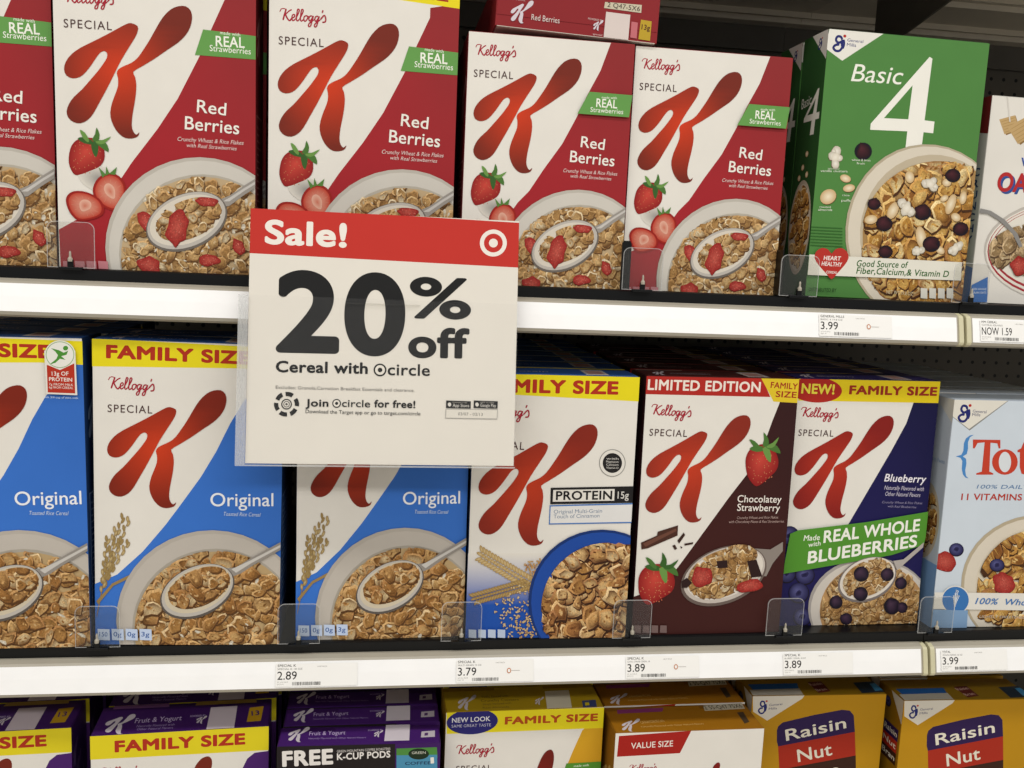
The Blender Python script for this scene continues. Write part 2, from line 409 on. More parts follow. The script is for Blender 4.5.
    def c_WT(s, part, c, u, v, col, dark, n):
        L = s.loc(c, u, v); rnd = random.Random(3); m_ = math.hypot(*v)
        if n == 5:       # loose panicle of rice
            for tip, bend in (((.25, 1.05), -.2), ((.7, 1.0), .1), ((.95, .45), .3), ((-.55, .45), -.3), ((.45, .5), .15), ((-.1, .7), -.2)):
                P = smooth([(-.35, -1.5), (-.3, -.8), (-.3 + (tip[0] + .3) * .4 + bend * .2, -.8 + (tip[1] + .8) * .5), tip], 6, False)
                s.stroke(part, [L(*q) for q in P[::3]], .5, dark)
                for i in range(6, len(P)):
                    q = P[i]; sg = 1 if i % 2 else -1; p = L(q[0] + sg * .09, q[1]); t = L(q[0] + sg * .22, q[1] + .16)
                    s.fan(part, p, s.blob(rnd, p, m_ * .085, .42, math.atan2(t[1] - p[1], t[0] - p[0]), 8, .08), rnd.choice([col, '#a08a58']), dark, 0, 3e-6)
        else:            # dense ear
            s.stroke(part, [L(-.2, -1.3), L(0, -.3), L(.2, .9)], .7, dark)
            for i in range(20):
                y = -.9 + i * .095
                for sg in (-1, 1, 0):
                    p = L(sg * .62 + .2 * y, y + .03 * sg); t = L(sg * 1.9 + .2 * y, y + .3); r = m_ * .11
                    s.fan(part, p, s.blob(rnd, p, r, .42, math.atan2(t[1] - p[1], t[0] - p[0]), 8, .08), col, dark, 0, 3e-6)
    def c_SD(s, part, c, u, v, col, n, seed):
        rnd = random.Random(seed); L = s.loc(c, u, v)
        for i in range(n):
            t = rnd.uniform(0, 6.28); q = math.sqrt(rnd.random()); p = L(q * math.cos(t), q * math.sin(t))
            s.fan(part, p, s.blob(rnd, p, 1.9, .5, rnd.uniform(0, 3), 7, .1), col, rnd.choice(['#a3844f', '#b99a66', '#8a5a34']), 0, 2e-6)
    def c_NU(s, part, c, u, v, seed):
        R_ = s.ring(c, u, v, 16); s.fan(part, c, [(x + .5, y - .6) for x, y in R_], '#4a2f1a', '#4a2f1a', 0, 1e-5); s.fan(part, c, R_, '#efe2c4', '#c9a877', 0, 1e-5)
    def c_CL(s, part, c, u, v, seed):
        rnd = random.Random(seed); r = math.hypot(*u)
        for k, col in ((1.08, '#6b5a45'), (1, None)):
            for i in range(6):
                t = i * 1.05 + seed + .5 * math.sin(i * 2.3 + seed); q = .42 + .2 * math.sin(i * 1.7 + seed); p = (c[0] + q * r * math.cos(t), c[1] + q * r * math.sin(t) - (.5 if col else 0))
                s.fan(part, p, s.blob(rnd, p, r * (.42 + .1 * math.cos(i * 2.9)) * k, .85, t, 10, .12), col or '#efe9db', col or '#c4bba8', 0, 1e-5)
        s.fan(part, c, s.blob(rnd, c, r * .4, 1, 0, 10, .1), '#efe8d8', '#dcd3bf', 0, 1e-5)
    def c_SQ(s, part, c, u, v, seed):
        L = s.loc(c, u, v); rnd = random.Random(seed)
        s.fill(part, [L(*p) for p in ((-.9,.8),(.8,.95),(.95,-.7),(-.6,-.95))], '#8e6f42'); s.fill(part, [L(*p) for p in ((-.95,.9),(.75,1),(.85,-.6),(-.75,-.8))], '#bf9f6c')
        for k in range(5): s.stroke(part, [L(-.8 + .03 * k, .6 - k * .3), L(.7, .75 - k * .3)], .6, '#a4834f')
    def c_GM(s, part, c, u, v):
        L = s.loc(c, u, v); w_ = math.hypot(*u) * .3
        s.stroke(part, [L(*p) for p in [(.25,.5),(.1,.85),(-.35,.9),(-.55,.45),(-.25,.1),(.2,.25),(.3,.5),(.2,.05),(.25,-.5),(-.1,-.95),(-.6,-.95),(-.9,-.55),(-.6,-.2),(-.1,-.15)]], w_, '#232a6b')
        s.stroke(part, [L(.45, .5), L(.5, -.1), L(.3, -.7)], w_, '#232a6b')
        s.fan(part, L(.6, .95), s.ring(L(.6, .95), (w_ * .7, 0), (0, w_ * .6), 10), '#b5322a', '#b5322a', 0, 1e-5)
    def c_HT(s, part, c, u, v):
        L = s.loc(c, u, v)
        s.fill(part, smooth([L(*p) for p in [(0,.62),(.2,.88),(.55,.98),(.88,.75),(.98,.35),(.75,-.1),(.3,-.65),(0,-1),(-.3,-.65),(-.75,-.1),(-.98,.35),(-.88,.75),(-.55,.98),(-.2,.88)]], 2, True), '#b8332a')
    def c_TS(s, part, c, u, v):
        L = s.loc(c, u, v); col = '#c4402a'; P = lambda q: s.fill(part, [L(*p) for p in q], col)
        P([(-.95,1.0),(1.0,.98),(1.0,.5),(.88,.5),(.78,.78),(.3,.82),(.22,-.82),(.5,-.92),(.5,-1.0),(-.72,-1.0),(-.72,-.92),(-.32,-.82),(-.12,.84),(-.62,.8),(-.82,.5),(-.95,.5)])
        def ringl(cx, cy, rx, ry, ix):
            s.fill(part, [L(cx + rx * math.cos(t / 24 * 6.283), cy + ry * math.sin(t / 24 * 6.283)) for t in range(24)], col)
            s.fill(part, [L(cx + ix * math.cos(t / 24 * 6.283), cy + ry * .8 * math.sin(t / 24 * 6.283)) for t in range(24)], '#d9dde0')
        ringl(1.33, -.28, .92, .73, .44)
        P([(x - .22, y) for x, y in [(2.45,.40),(2.7,.5),(2.95,.95),(3.1,.95),(3.1,.42),(3.7,.42),(3.7,.25),(3.1,.25),(3.1,-.6),(3.25,-.82),(3.7,-.75),(3.7,-.9),(3.2,-1.05),(2.75,-.95),(2.62,-.6),(2.62,.28),(2.45,.28)]])
        ringl(4.5, -.35, .8, .66, .4); P([(4.9,.3),(5.35,.3),(5.35,-.95),(4.9,-.95)]); P([(5.6,1.2),(6.2,1.2),(6.2,-.9),(6.4,-1),(5.6,-1)])
    def c_BE(s, part, c, u, v, col):
        bg = '#e4ded2'
        for k, q in ((1, col), (.76, bg), (.36, col)): s.fill(part, s.ring(c, u, v, 28, k), q)
    def c_ARC(s, part, c, u, v, a, i=0):
        t0, t1 = R(a), R(a + 42); P = [(math.cos(t0 + (t1 - t0) * k / 5), math.sin(t0 + (t1 - t0) * k / 5)) for k in range(6)]
        L = s.loc(c, u, v)
        s.fill(part, [L(x, y) for x, y in P] + [L(x * .66, y * .66) for x, y in reversed(P)], '#242424')

def smooth(P, n, closed):
    """Catmull-Rom through the points"""
    o = []; N = len(P)
    for i in range(N if closed else N - 1):
        g = (lambda k: P[k % N]) if closed else (lambda k: P[max(0, min(N - 1, k))])
        p0, p1, p2, p3 = g(i - 1), g(i), g(i + 1), g(i + 2)
        for k in range(n):
            t = k / n; t2, t3 = t * t, t ** 3
            o.append(tuple(.5 * (2 * b + (c - a) * t + (2 * a - 5 * b + 4 * c - d) * t2 + (3 * b - a - 3 * c + d) * t3) for a, b, c, d in zip(p0, p1, p2, p3)))
    if not closed: o.append(P[-1])
    return o

def part_mesh(name, d, mats=None):
    me = bpy.data.meshes.new(name); me.from_pydata([tuple(v) for v in d['v']], [], d['f'])
    ca = me.color_attributes.new('Col', 'FLOAT_COLOR', 'CORNER')
    buf = []
    for c in d['c']: buf += [c[0], c[1], c[2], 1.0]
    ca.data.foreach_set('color', buf)
    for m_ in (mats or (M_PRINT, M_FOOD)): me.materials.append(m_)
    me.polygons.foreach_set('material_index', d['m']); me.update()
    return me
def add_solid(d, v, f, col):
    i = len(d['v']); d['v'] += [Vector(x) for x in v]; c = lin(col, ALB)
    for q in f: d['f'].append([i + k for k in q]); d['c'] += [c] * len(q); d['m'].append(0)
BOXF = ((0, 3, 2, 1), (4, 5, 6, 7), (0, 1, 5, 4), (1, 2, 6, 5), (2, 3, 7, 6), (3, 0, 4, 7))
def solid_box(d, x0, x1, y0, y1, z0, z1, col):
    add_solid(d, [(x, y, z) for z in (z0, z1) for x, y in ((x0, y0), (x1, y0), (x1, y1), (x0, y1))], BOXF, col)
def carton_shell(d, W, D, H, r, col):
    """box with small rounded edges: rings of a rounded-rectangle plan, chamfered at head and foot"""
    plan = lambda q: [(-W/2 + r - (r - q) * 0, 0)] 
    def ring(z, ins):
        P = []
        for cx, cy, a0 in ((W/2 - r, D/2 - r, 0), (-W/2 + r, D/2 - r, 90), (-W/2 + r, -D/2 + r, 180), (W/2 - r, -D/2 + r, 270)):
            for k in range(4):
                a = R(a0 + 30 * k); P.append((cx + (r - ins) * math.cos(a), cy + (r - ins) * math.sin(a), z))
        return P
    zs = [(0, r * .9), (r * .3, r * .3), (r, 0), (H - r, 0), (H - r * .3, r * .3), (H, r * .9)]
    i = len(d['v']); c = lin(col, ALB)
    for z_, q in zs: d['v'] += [Vector(p) for p in ring(z_, q)]
    def add(f): d['f'].append(f); d['c'].extend([c] * len(f)); d['m'].append(0)
    for k in range(len(zs) - 1):
        for j in range(16): add([i + 16 * k + j, i + 16 * k + (j + 1) % 16, i + 16 * (k + 1) + (j + 1) % 16, i + 16 * (k + 1) + j])
    add([i + j for j in range(15, -1, -1)]); add([i + 16 * (len(zs) - 1) + j for j in range(16)])

def make_carton(name, W, D, H, front, front_col, side_col, top_col, left=None, rightf=None, top=None, flaps=True):
    """one cereal box: Empty at the middle of its foot, a carton and its printed parts. sizes in metres"""
    root = empty(name)
    parts = {'carton': dict(v=[], f=[], c=[], m=[])}
    d = parts['carton']; r = .0012
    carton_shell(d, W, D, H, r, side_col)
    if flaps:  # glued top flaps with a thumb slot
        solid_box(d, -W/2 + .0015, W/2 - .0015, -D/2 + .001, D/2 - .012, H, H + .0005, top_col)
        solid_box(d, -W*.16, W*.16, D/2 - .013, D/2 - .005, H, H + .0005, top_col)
    F = Face((-W/2, -D/2, 0), (1, 0, 0), (0, 0, 1), W * 1000, H * 1000, parts)
    F.fill('carton', [(.4, .4), (W*1000 - .4, .4), (W*1000 - .4, H*1000 - .3), (.4, H*1000 - .3)], front_col)
    F.run(front)
    if left: left(Face((-W/2, D/2, 0), (0, -1, 0), (0, 0, 1), D * 1000, H * 1000, parts))
    if rightf: rightf(Face((W/2, -D/2, 0), (0, 1, 0), (0, 0, 1), D * 1000, H * 1000, parts))
    if top:
        T = Face((-W/2, -D/2, H + .0005), (1, 0, 0), (0, 1, 0), W * 1000, D * 1000, parts); top(T)
    made = {}
    for k in parts:
        par = made.get('bowl_picture', root) if k == 'spoon_picture' else root
        made[k] = link(k.split('#')[0], part_mesh(k.split('#')[0], parts[k]), par)
    return root
ART = {
 'red_family': [
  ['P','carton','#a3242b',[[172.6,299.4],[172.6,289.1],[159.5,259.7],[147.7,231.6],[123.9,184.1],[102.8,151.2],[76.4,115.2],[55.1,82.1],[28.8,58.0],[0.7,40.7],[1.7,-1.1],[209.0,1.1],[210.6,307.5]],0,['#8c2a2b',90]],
  ['P','carton','#e9d81e',[[-1.0,313.8],[205.1,301.0],[207.0,350.7],[-1.3,361.9]],0],
  ['T','banner_lettering','#a8281e','FAMILY SIZE',[22.8,316.5],[192.2,306.9],13.48,0.035,0],
  ['S','brand_lettering','#a62032',[11.2,274.4],[62.2,275.6],12.56],
  ['T','brand_lettering','#4a2e2c','SPECIAL',[10.6,249.1],[58.3,249.6],8.44,0.0,0],
  ['K','logo_letter',[9.9,139.7,139.3,279.3],'#76281a','#d23d1a'],
  ['P','claim_tag','#659b4e',[[150.5,257.1],[206.7,254.1],[207.5,229.9],[142.0,230.5]],0],
  ['T','claim_tag','#eef2e0','made with',[167.9,253.6],[188.6,252.7],3.38,0,0],
  ['T','claim_tag','#f3f3e6','REAL',[163.4,240.7],[193.4,241.0],10.94,0.03,0],
  ['T','claim_tag','#f3f3e6','Strawberries',[157.1,235.6],[199.7,234.9],6.26,0.01,0],
  ['T','product_name','#f0ebe0','Red',[143.5,171.4],[173.8,169.5],13.22,0.02,0],
  ['T','product_name','#f0ebe0','Berries',[131.0,152.8],[187.6,150.5],13.8,0.02,0],
  ['T','product_name','#e9cfc8','Crunchy Wheat & Rice Flakes',[123.6,140.2],[192.4,139.8],4.26,0,0.25],
  ['T','product_name','#e9cfc8','with Real Strawberries',[133.0,134.3],[185.2,133.5],4.01,0,0.25],
  ['SH','carton',[43.7,95.5],[21.7,-7.1],[-4.6,-12.8]],
  ['SB','strawberry_picture',[31.4,120.0],[18.7,-6.0],[-8.2,-22.3],1],
  ['SC','cut_strawberry_picture',[54.1,83.2],[15.9,10.2],[9.8,-17.7],2],
  ['SC','cut_strawberry_picture#1',[28.0,66.7],[19.5,-8.6],[-6.6,-14.4],3],
  ['E','bowl_picture','#bdb6aa',[146.2,27.1],[98.3,4.0],[-0.5,-97.1]],
  ['E','bowl_picture','#cfc9be',[147.2,25.2],[95.6,3.9],[-0.4,-95.5]],
  ['E','bowl_picture','#b5ad9e',[149.4,20.3],[87.5,3.5],[-0.4,-86.0]],
  ['E','bowl_picture','#bfa680',[150.4,18.2],[86.4,3.4],[-0.4,-85.5]],
  ['FL','bowl_picture',[150.4,18.2],[86.4,3.4],[-0.4,-85.5],'tan',430,7.4,11],
  ['SL','bowl_picture',[89.9,53.4],[5.8,-10.3],[-6.4,-4.1],0],
  ['SL','bowl_picture',[93.3,6.6],[12.4,-4.2],[-3.2,-8.9],1],
  ['SL','bowl_picture',[156.1,14.5],[11.3,0.4],[-0.0,-6.6],2],
  ['SL','bowl_picture',[187.1,30.2],[4.9,-8.4],[-5.2,-3.3],3],
  ['SL','bowl_picture',[129.4,36.0],[7.9,-1.1],[-1.0,-5.4],4],
  ['P','spoon_picture','#9a938b',[[165.6,79.2],[177.7,84.7],[192.5,95.8],[208.6,106.7],[208.7,96.6],[193.8,86.6],[177.7,73.8],[168.8,72.0]],0],
  ['P','spoon_picture','#c6c1ba',[[171.0,78.4],[177.7,82.5],[192.5,93.0],[208.6,103.7],[208.6,100.9],[193.0,90.3],[177.7,78.7]],0],
  ['E','spoon_picture','#6e665e',[133.0,54.8],[41.2,18.9],[10.6,-27.0]],
  ['E','spoon_picture','#bdb6ac',[132.7,55.9],[39.7,18.2],[10.0,-25.5]],
  ['E','spoon_picture','#d9d0c0',[132.2,56.4],[36.7,16.8],[8.8,-22.5]],
  ['FL','spoon_picture',[134.9,57.6],[33.5,15.4],[7.4,-18.7],'tan',50,7.4,12],
  ['SL','spoon_picture',[153.6,77.5],[12.8,-0.5],[-0.5,-5.4],7],
  ['SL','spoon_picture',[122.9,48.0],[10.9,-1.9],[-4.5,-21.1],8],
  ['P','carton','#c57f86',[[5.0,7.5],[14.8,7.3],[15.2,-0.8],[5.3,-0.6]],0],
  ['P','carton','#c57f86',[[16.9,8.0],[26.8,7.8],[27.1,-0.3],[17.3,-0.2]],0],
  ['P','carton','#c57f86',[[28.8,8.4],[38.7,8.3],[39.1,0.1],[29.2,0.3]],0],
  ['P','carton','#c57f86',[[40.8,8.9],[50.7,8.7],[51.1,0.6],[41.2,0.7]],0],
 ],
 'red_regular': [
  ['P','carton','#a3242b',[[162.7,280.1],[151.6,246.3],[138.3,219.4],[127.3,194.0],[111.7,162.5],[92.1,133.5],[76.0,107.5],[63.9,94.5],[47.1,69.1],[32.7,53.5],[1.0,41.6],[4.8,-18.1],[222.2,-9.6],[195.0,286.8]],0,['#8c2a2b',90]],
  ['S','brand_lettering','#a62032',[8.2,253.0],[55.4,254.1],11.76],
  ['T','brand_lettering','#4a2e2c','SPECIAL',[7.6,229.3],[51.8,229.8],7.91,0.0,0],
  ['K','logo_letter',[8.8,127.2,129.7,257.0],'#76281a','#d23d1a'],
  ['T','product_name','#f0ebe0','Red',[133.1,160.4],[161.1,158.7],12.38,0.02,0],
  ['T','product_name','#f0ebe0','Berries',[121.5,143.0],[173.9,140.9],12.93,0.02,0],
  ['T','product_name','#e9cfc8','Crunchy Wheat & Rice Flakes',[114.7,131.2],[178.3,130.8],3.99,0,0.25],
  ['T','product_name','#e9cfc8','with Real Strawberries',[123.4,125.7],[171.6,124.9],3.76,0,0.25],
  ['SH','carton',[38.3,85.5],[20.1,-6.7],[-4.3,-12.0]],
  ['SB','strawberry_picture',[26.9,108.4],[17.3,-5.6],[-7.6,-20.9],1],
  ['SC','cut_strawberry_picture',[47.9,73.9],[14.7,9.6],[9.1,-16.6],2],
  ['SC','cut_strawberry_picture#1',[23.7,58.5],[18.0,-8.1],[-6.1,-13.5],3],
  ['E','bowl_picture','#bdb6aa',[133.1,21.4],[90.9,3.7],[-0.5,-91.0]],
  ['E','bowl_picture','#cfc9be',[134.0,19.6],[88.4,3.7],[-0.4,-89.5]],
  ['E','bowl_picture','#b5ad9e',[136.0,15.0],[80.9,3.3],[-0.4,-80.6]],
  ['E','bowl_picture','#bfa680',[136.9,13.0],[79.9,3.2],[-0.4,-80.1]],
  ['FL','bowl_picture',[136.9,13.0],[79.9,3.2],[-0.4,-80.1],'tan',430,7.4,11],
  ['SL','bowl_picture',[81.0,46.0],[5.4,-9.6],[-5.9,-3.8],0],
  ['SL','bowl_picture',[84.1,2.2],[11.5,-3.9],[-3.0,-8.3],1],
  ['SL','bowl_picture',[142.2,9.6],[10.5,0.4],[-0.0,-6.2],2],
  ['SL','bowl_picture',[170.9,24.3],[4.5,-7.9],[-4.8,-3.1],3],
  ['SL','bowl_picture',[117.5,29.7],[7.3,-1.0],[-0.9,-5.1],4],
  ['P','spoon_picture','#9a938b',[[151.0,70.2],[162.2,75.3],[175.9,85.7],[190.8,95.9],[190.9,86.5],[177.1,77.1],[162.2,65.1],[154.0,63.4]],0],
  ['P','spoon_picture','#c6c1ba',[[156.0,69.4],[162.2,73.3],[175.9,83.1],[190.8,93.1],[190.8,90.5],[176.3,80.6],[162.2,69.7]],0],
  ['E','spoon_picture','#6e665e',[120.9,47.3],[38.1,17.7],[9.8,-25.3]],
  ['E','spoon_picture','#bdb6ac',[120.6,48.4],[36.7,17.0],[9.2,-23.9]],
  ['E','spoon_picture','#d9d0c0',[120.1,48.8],[33.9,15.7],[8.1,-21.1]],
  ['FL','spoon_picture',[122.6,50.0],[31.0,14.4],[6.8,-17.5],'tan',50,7.4,12],
  ['SL','spoon_picture',[139.9,68.6],[11.8,-0.5],[-0.5,-5.1],7],
  ['SL','spoon_picture',[111.5,41.0],[10.1,-1.8],[-4.2,-19.8],8],
  ['P','carton','#c57f86',[[2.5,3.0],[11.5,2.8],[11.9,-4.7],[2.7,-4.6]],0],
  ['P','carton','#c57f86',[[13.5,3.5],[22.6,3.3],[22.9,-4.3],[13.8,-4.2]],0],
  ['P','carton','#c57f86',[[24.5,3.9],[33.6,3.8],[34.0,-3.9],[24.9,-3.7]],0],
  ['P','carton','#c57f86',[[35.6,4.3],[44.7,4.1],[45.1,-3.4],[36.0,-3.3]],0],
  ['P','claim_tag','#659b4e',[[139.6,221.8],[189.9,221.4],[187.4,196.7],[127.0,196.9]],0],
  ['T','claim_tag','#eef2e0','made with',[154.2,215.5],[171.8,215.8],2.61,0,0],
  ['T','claim_tag','#f3f3e6','REAL',[148.2,205.6],[172.7,205.4],9.57,0.03,0],
  ['T','claim_tag','#f3f3e6','Strawberries',[141.8,199.9],[180.2,199.7],5.23,0.01,0],
 ],
 'original': [
  ['P','carton','#3a74cc',[[204.5,331.3],[161.0,284.3],[146.2,258.1],[131.3,226.0],[114.9,196.6],[93.0,164.2],[76.5,140.5],[51.8,109.3],[24.3,82.5],[-1.6,70.5],[-2.7,-23.9],[233.2,-25.8],[226.7,332.1]],0,['#3468ba',90]],
  ['P','banner','#e9d81e',[[-5.0,351.7],[0.7,348.3],[90.2,346.7],[226.4,344.0],[226.9,317.8],[155.2,320.6],[1.1,317.6],[-5.4,317.4]],0],
  ['T','banner','#b0301c','FAMILY SIZE',[14.4,327.0],[167.5,325.0],14.97,0.085,0],
  ['S','brand_lettering','#a62032',[15.9,294.1],[66.6,292.3],13.43],
  ['T','brand_lettering','#4a2e2c','SPECIAL',[15.7,267.7],[62.7,267.3],8.46,0,0],
  ['K','logo_letter',[14.7,160.1,142.1,295.5],'#7d2515','#cf3e1c'],
  ['T','product_name','#eef0f4','Original',[125.5,163.0],[194.7,164.1],15.25,0.012,0],
  ['T','product_name','#c9d8ee','Toasted Rice Cereal',[140.0,152.3],[180.8,151.7],4.43,0,0.25],
  ['WT','grain_picture',[19.0,101.8],[14.7,-2.7],[-8.0,-46.7],'#cbb582','#94794a',5],
  ['P','carton','#9a7f50',[[1.7,51.4],[18.8,72.2],[36.6,81.8],[40.7,80.0],[20.1,69.3],[3.6,47.8]],0],
  ['E','bowl_picture','#b5ada2',[129.0,27.3],[106.1,-0.2],[0.6,-108.0]],
  ['E','bowl_picture','#bfb7ac',[130.2,25.4],[103.3,-0.2],[0.6,-105.8]],
  ['E','bowl_picture','#a8a092',[133.0,18.1],[92.8,-0.2],[0.6,-95.7]],
  ['E','bowl_picture','#b89c70',[133.9,16.3],[91.4,-0.3],[0.6,-94.2]],
  ['FL','bowl_picture',[133.9,15.1],[90.8,-0.3],[0.6,-96.5],'corn',340,9,21],
  ['P','spoon_picture','#938c84',[[143.2,91.4],[154.5,92.3],[169.8,102.9],[210.5,126.7],[210.7,117.7],[174.1,95.5],[160.1,85.4],[147.5,80.3]],0],
  ['P','spoon_picture','#c9c4bc',[[149.4,90.2],[169.9,100.5],[210.6,123.4],[210.6,120.7],[171.3,97.5],[154.5,86.0]],0],
  ['E','spoon_picture','#5d5650',[112.0,63.6],[39.3,19.0],[11.3,-27.0]],
  ['E','spoon_picture','#bdb6ac',[112.0,64.8],[37.8,18.3],[10.6,-25.4]],
  ['E','spoon_picture','#cfc2a8',[112.6,66.0],[35.2,17.0],[9.4,-22.6]],
  ['FL','spoon_picture',[114.0,68.1],[32.7,15.8],[8.3,-19.8],'corn',42,9,22],
  ['P','carton','#c4d3ec',[[3.3,19.6],[16.1,19.0],[16.6,5.8],[3.7,6.4]],0],
  ['T','carton','#3b5f9e','150',[5.1,10.6],[13.8,10.3],5.42,0.02,0],
  ['P','carton','#c4d3ec',[[18.3,19.6],[31.2,19.0],[31.7,5.7],[18.8,6.3]],0],
  ['T','carton','#3b5f9e','0g',[20.2,10.6],[29.0,10.2],5.43,0.02,0],
  ['P','carton','#c4d3ec',[[33.5,19.6],[46.4,18.9],[46.9,5.6],[33.9,6.3]],0],
  ['T','carton','#3b5f9e','0g',[35.3,10.5],[44.2,10.2],5.44,0.02,0],
  ['P','carton','#c4d3ec',[[48.6,19.5],[61.7,18.9],[62.2,5.6],[49.1,6.2]],0],
  ['T','carton','#3b5f9e','3g',[50.5,10.5],[59.4,10.1],5.45,0.02,0],
 ],
 'badge': [
  ['P','protein_badge','#e6e0d4',[[162.0,333.9],[193.5,334.5],[194.3,286.0],[162.6,287.0]],0],
  ['E','protein_badge','#e6e4da',[177.9,329.8],[15.6,0.3],[-0.5,-15.4]],
  ['E','protein_badge','#8fae7c',[177.9,329.8],[14.5,0.3],[-0.4,-14.3]],
  ['E','protein_badge','#e9e7dd',[177.9,329.8],[13.7,0.3],[-0.4,-13.5]],
  ['P','protein_badge','#4c8f35',[[169.0,336.7],[176.7,334.7],[181.8,332.1],[186.3,334.3],[184.6,329.9],[179.1,328.2],[183.4,324.4],[177.7,325.4],[172.9,320.9],[167.2,319.1],[174.1,325.3],[175.8,329.2],[173.3,333.0]],0],
  ['E','protein_badge','#4c8f35',[183.8,337.0],[2.6,0.1],[-0.1,-2.5]],
  ['P','protein_badge','#b5331f',[[164.1,318.8],[177.4,313.2],[192.1,320.7],[192.2,288.0],[164.2,288.7]],0],
  ['T','protein_badge','#eee4da','13g OF',[168.9,307.0],[186.0,307.3],4.42,0.03,0],
  ['T','protein_badge','#eee4da','PROTEIN',[165.9,301.2],[189.5,300.7],4.15,0.04,0],
  ['T','protein_badge','#eee4da','7g FROM MILK',[165.7,296.5],[190.4,296.0],2.49,0,0],
  ['T','protein_badge','#eee4da','6g FROM CEREAL',[165.6,293.1],[190.3,292.7],2.5,0,0],
  ['T','protein_badge','#c9d8ee','with 3/4 cup of skim milk',[159.3,282.5],[195.2,281.9],2.22,0,0],
 ],
 'protein': [
  ['P','carton','#1e50a8',[[-5.9,93.6],[-0.2,103.0],[94.4,103.0],[203.6,103.1],[210.3,-7.0],[-5.7,-4.4]],0,['#1e50a8',90,'#e4ded2']],
  ['P','banner','#e9d81e',[[-1.8,320.6],[195.9,323.4],[197.8,292.5],[-2.5,298.9]],0],
  ['T','banner','#b0301c','FAMILY SIZE',[12.5,299.8],[170.9,300.1],16.04,0.085,0],
  ['S','brand_lettering','#a62032',[10.2,273.2],[67.6,271.0],14.35],
  ['T','brand_lettering','#4a2e2c','SPECIAL',[10.1,234.1],[61.5,232.1],9.07,0,0],
  ['K','logo_letter',[9.3,115.6,148.7,263.9],'#85281a','#bf3a1c'],
  ['E','claim_seal','#8c8a84',[168.5,217.7],[16.1,0.2],[0.9,-16.7]],
  ['E','claim_seal','#e4dfd5',[168.5,217.7],[15.2,0.2],[0.9,-15.8]],
  ['E','claim_seal','#242222',[168.5,217.7],[11.8,0.2],[0.7,-12.1]],
  ['T','claim_seal','#d8d4cc','with',[160.8,221.9],[175.7,221.8],2.47,0,0],
  ['T','claim_seal','#d8d4cc','Magnesium',[161.0,218.2],[175.9,218.1],2.47,0,0],
  ['T','claim_seal','#d8d4cc','Calcium',[161.2,214.5],[176.1,214.4],2.48,0,0],
  ['T','claim_seal','#d8d4cc','Vitamin D',[161.4,210.8],[176.3,210.6],2.48,0,0],
  ['P','protein_panel','#1f1e1e',[[95.4,186.8],[198.4,189.7],[198.1,169.3],[95.7,166.7]],0],
  ['P','protein_panel','#e4dfd5',[[98.6,184.1],[173.1,186.0],[173.3,171.7],[98.6,169.8]],0],
  ['T','protein_panel','#1c1b1b','PROTEIN',[102.2,171.7],[170.7,172.9],11.17,0.05,0],
  ['T','protein_panel','#d8d4cc','15g',[177.2,174.2],[190.9,174.3],8.76,0.02,0],
  ['P','protein_panel','#4b78b8',[[95.1,165.5],[199.7,169.0],[199.6,144.1],[95.3,141.8]],0],
  ['P','protein_panel','#e2e0dc',[[96.4,163.9],[199.8,167.2],[199.5,145.7],[96.5,143.3]],0],
  ['T','protein_panel','#6f8098','Original Multi-Grain',[100.5,155.2],[159.2,156.8],4.68,0,0],
  ['T','protein_panel','#6f8098','Touch of Cinnamon',[100.5,149.3],[156.4,150.9],4.68,0,0],
  ['WT','grain_picture',[48.5,84.8],[4.2,8.9],[38.9,-20.9],'#cfb98a','#a8874f',6],
  ['WT','grain_picture#1',[40.3,58.9],[-2.8,7.8],[34.6,11.6],'#b99a63','#8f7240',7],
  ['SD','grain_picture',[60.4,33.3],[26.3,-0.2],[1.4,-33.7],'#e3d3ac',120,8],
  ['SD','grain_picture',[80.3,87.3],[13.0,-0.0],[0.6,-13.9],'#c08a55',60,9],
  ['SD','grain_picture',[75.0,17.2],[15.5,-0.1],[1.0,-22.6],'#dcc08c',90,10],
  ['E','bowl_picture','#16336f',[165.9,45.4],[91.2,-0.6],[5.0,-90.7]],
  ['E','bowl_picture','#1f4a9e',[166.6,44.1],[88.6,-0.6],[4.9,-88.7]],
  ['E','bowl_picture','#8a5a30',[175.3,35.0],[82.4,-0.6],[4.7,-83.7]],
  ['FL','bowl_picture',[174.3,35.7],[83.7,-0.6],[4.7,-84.4],'bran',300,10.5,31],
  ['P','carton','#b9c6dc',[[3.5,12.7],[12.7,12.0],[13.1,1.8],[3.9,2.5]],0],
  ['P','carton','#b9c6dc',[[15.1,12.6],[24.3,11.9],[24.7,1.6],[15.5,2.4]],0],
  ['P','carton','#b9c6dc',[[26.8,12.5],[36.0,11.8],[36.4,1.5],[27.2,2.3]],0],
  ['P','carton','#b9c6dc',[[38.5,12.4],[47.7,11.7],[48.1,1.4],[38.9,2.1]],0],
 ],
 'chocolate': [
  ['P','carton','#3f1b18',[[172.8,302.5],[162.3,270.9],[151.9,236.0],[134.7,204.1],[113.9,175.3],[90.3,140.1],[57.7,91.9],[36.8,62.9],[-10.6,45.9],[-17.3,-7.9],[226.5,-14.3],[198.6,309.2]],0,['#33191a',90]],
  ['P','banner','#b02a22',[[-1.5,323.2],[145.0,323.2],[157.3,300.4],[-1.2,301.3]],0],
  ['T','banner','#efe3d6','LIMITED EDITION',[2.0,306.5],[143.8,305.8],12.83,0.05,0],
  ['P','banner','#e0c32c',[[143.7,323.2],[194.8,322.9],[196.0,293.4],[161.7,294.8],[156.4,303.5]],0],
  ['T','banner','#a02c1c','FAMILY',[156.4,311.6],[191.3,310.0],7.49,0.04,0],
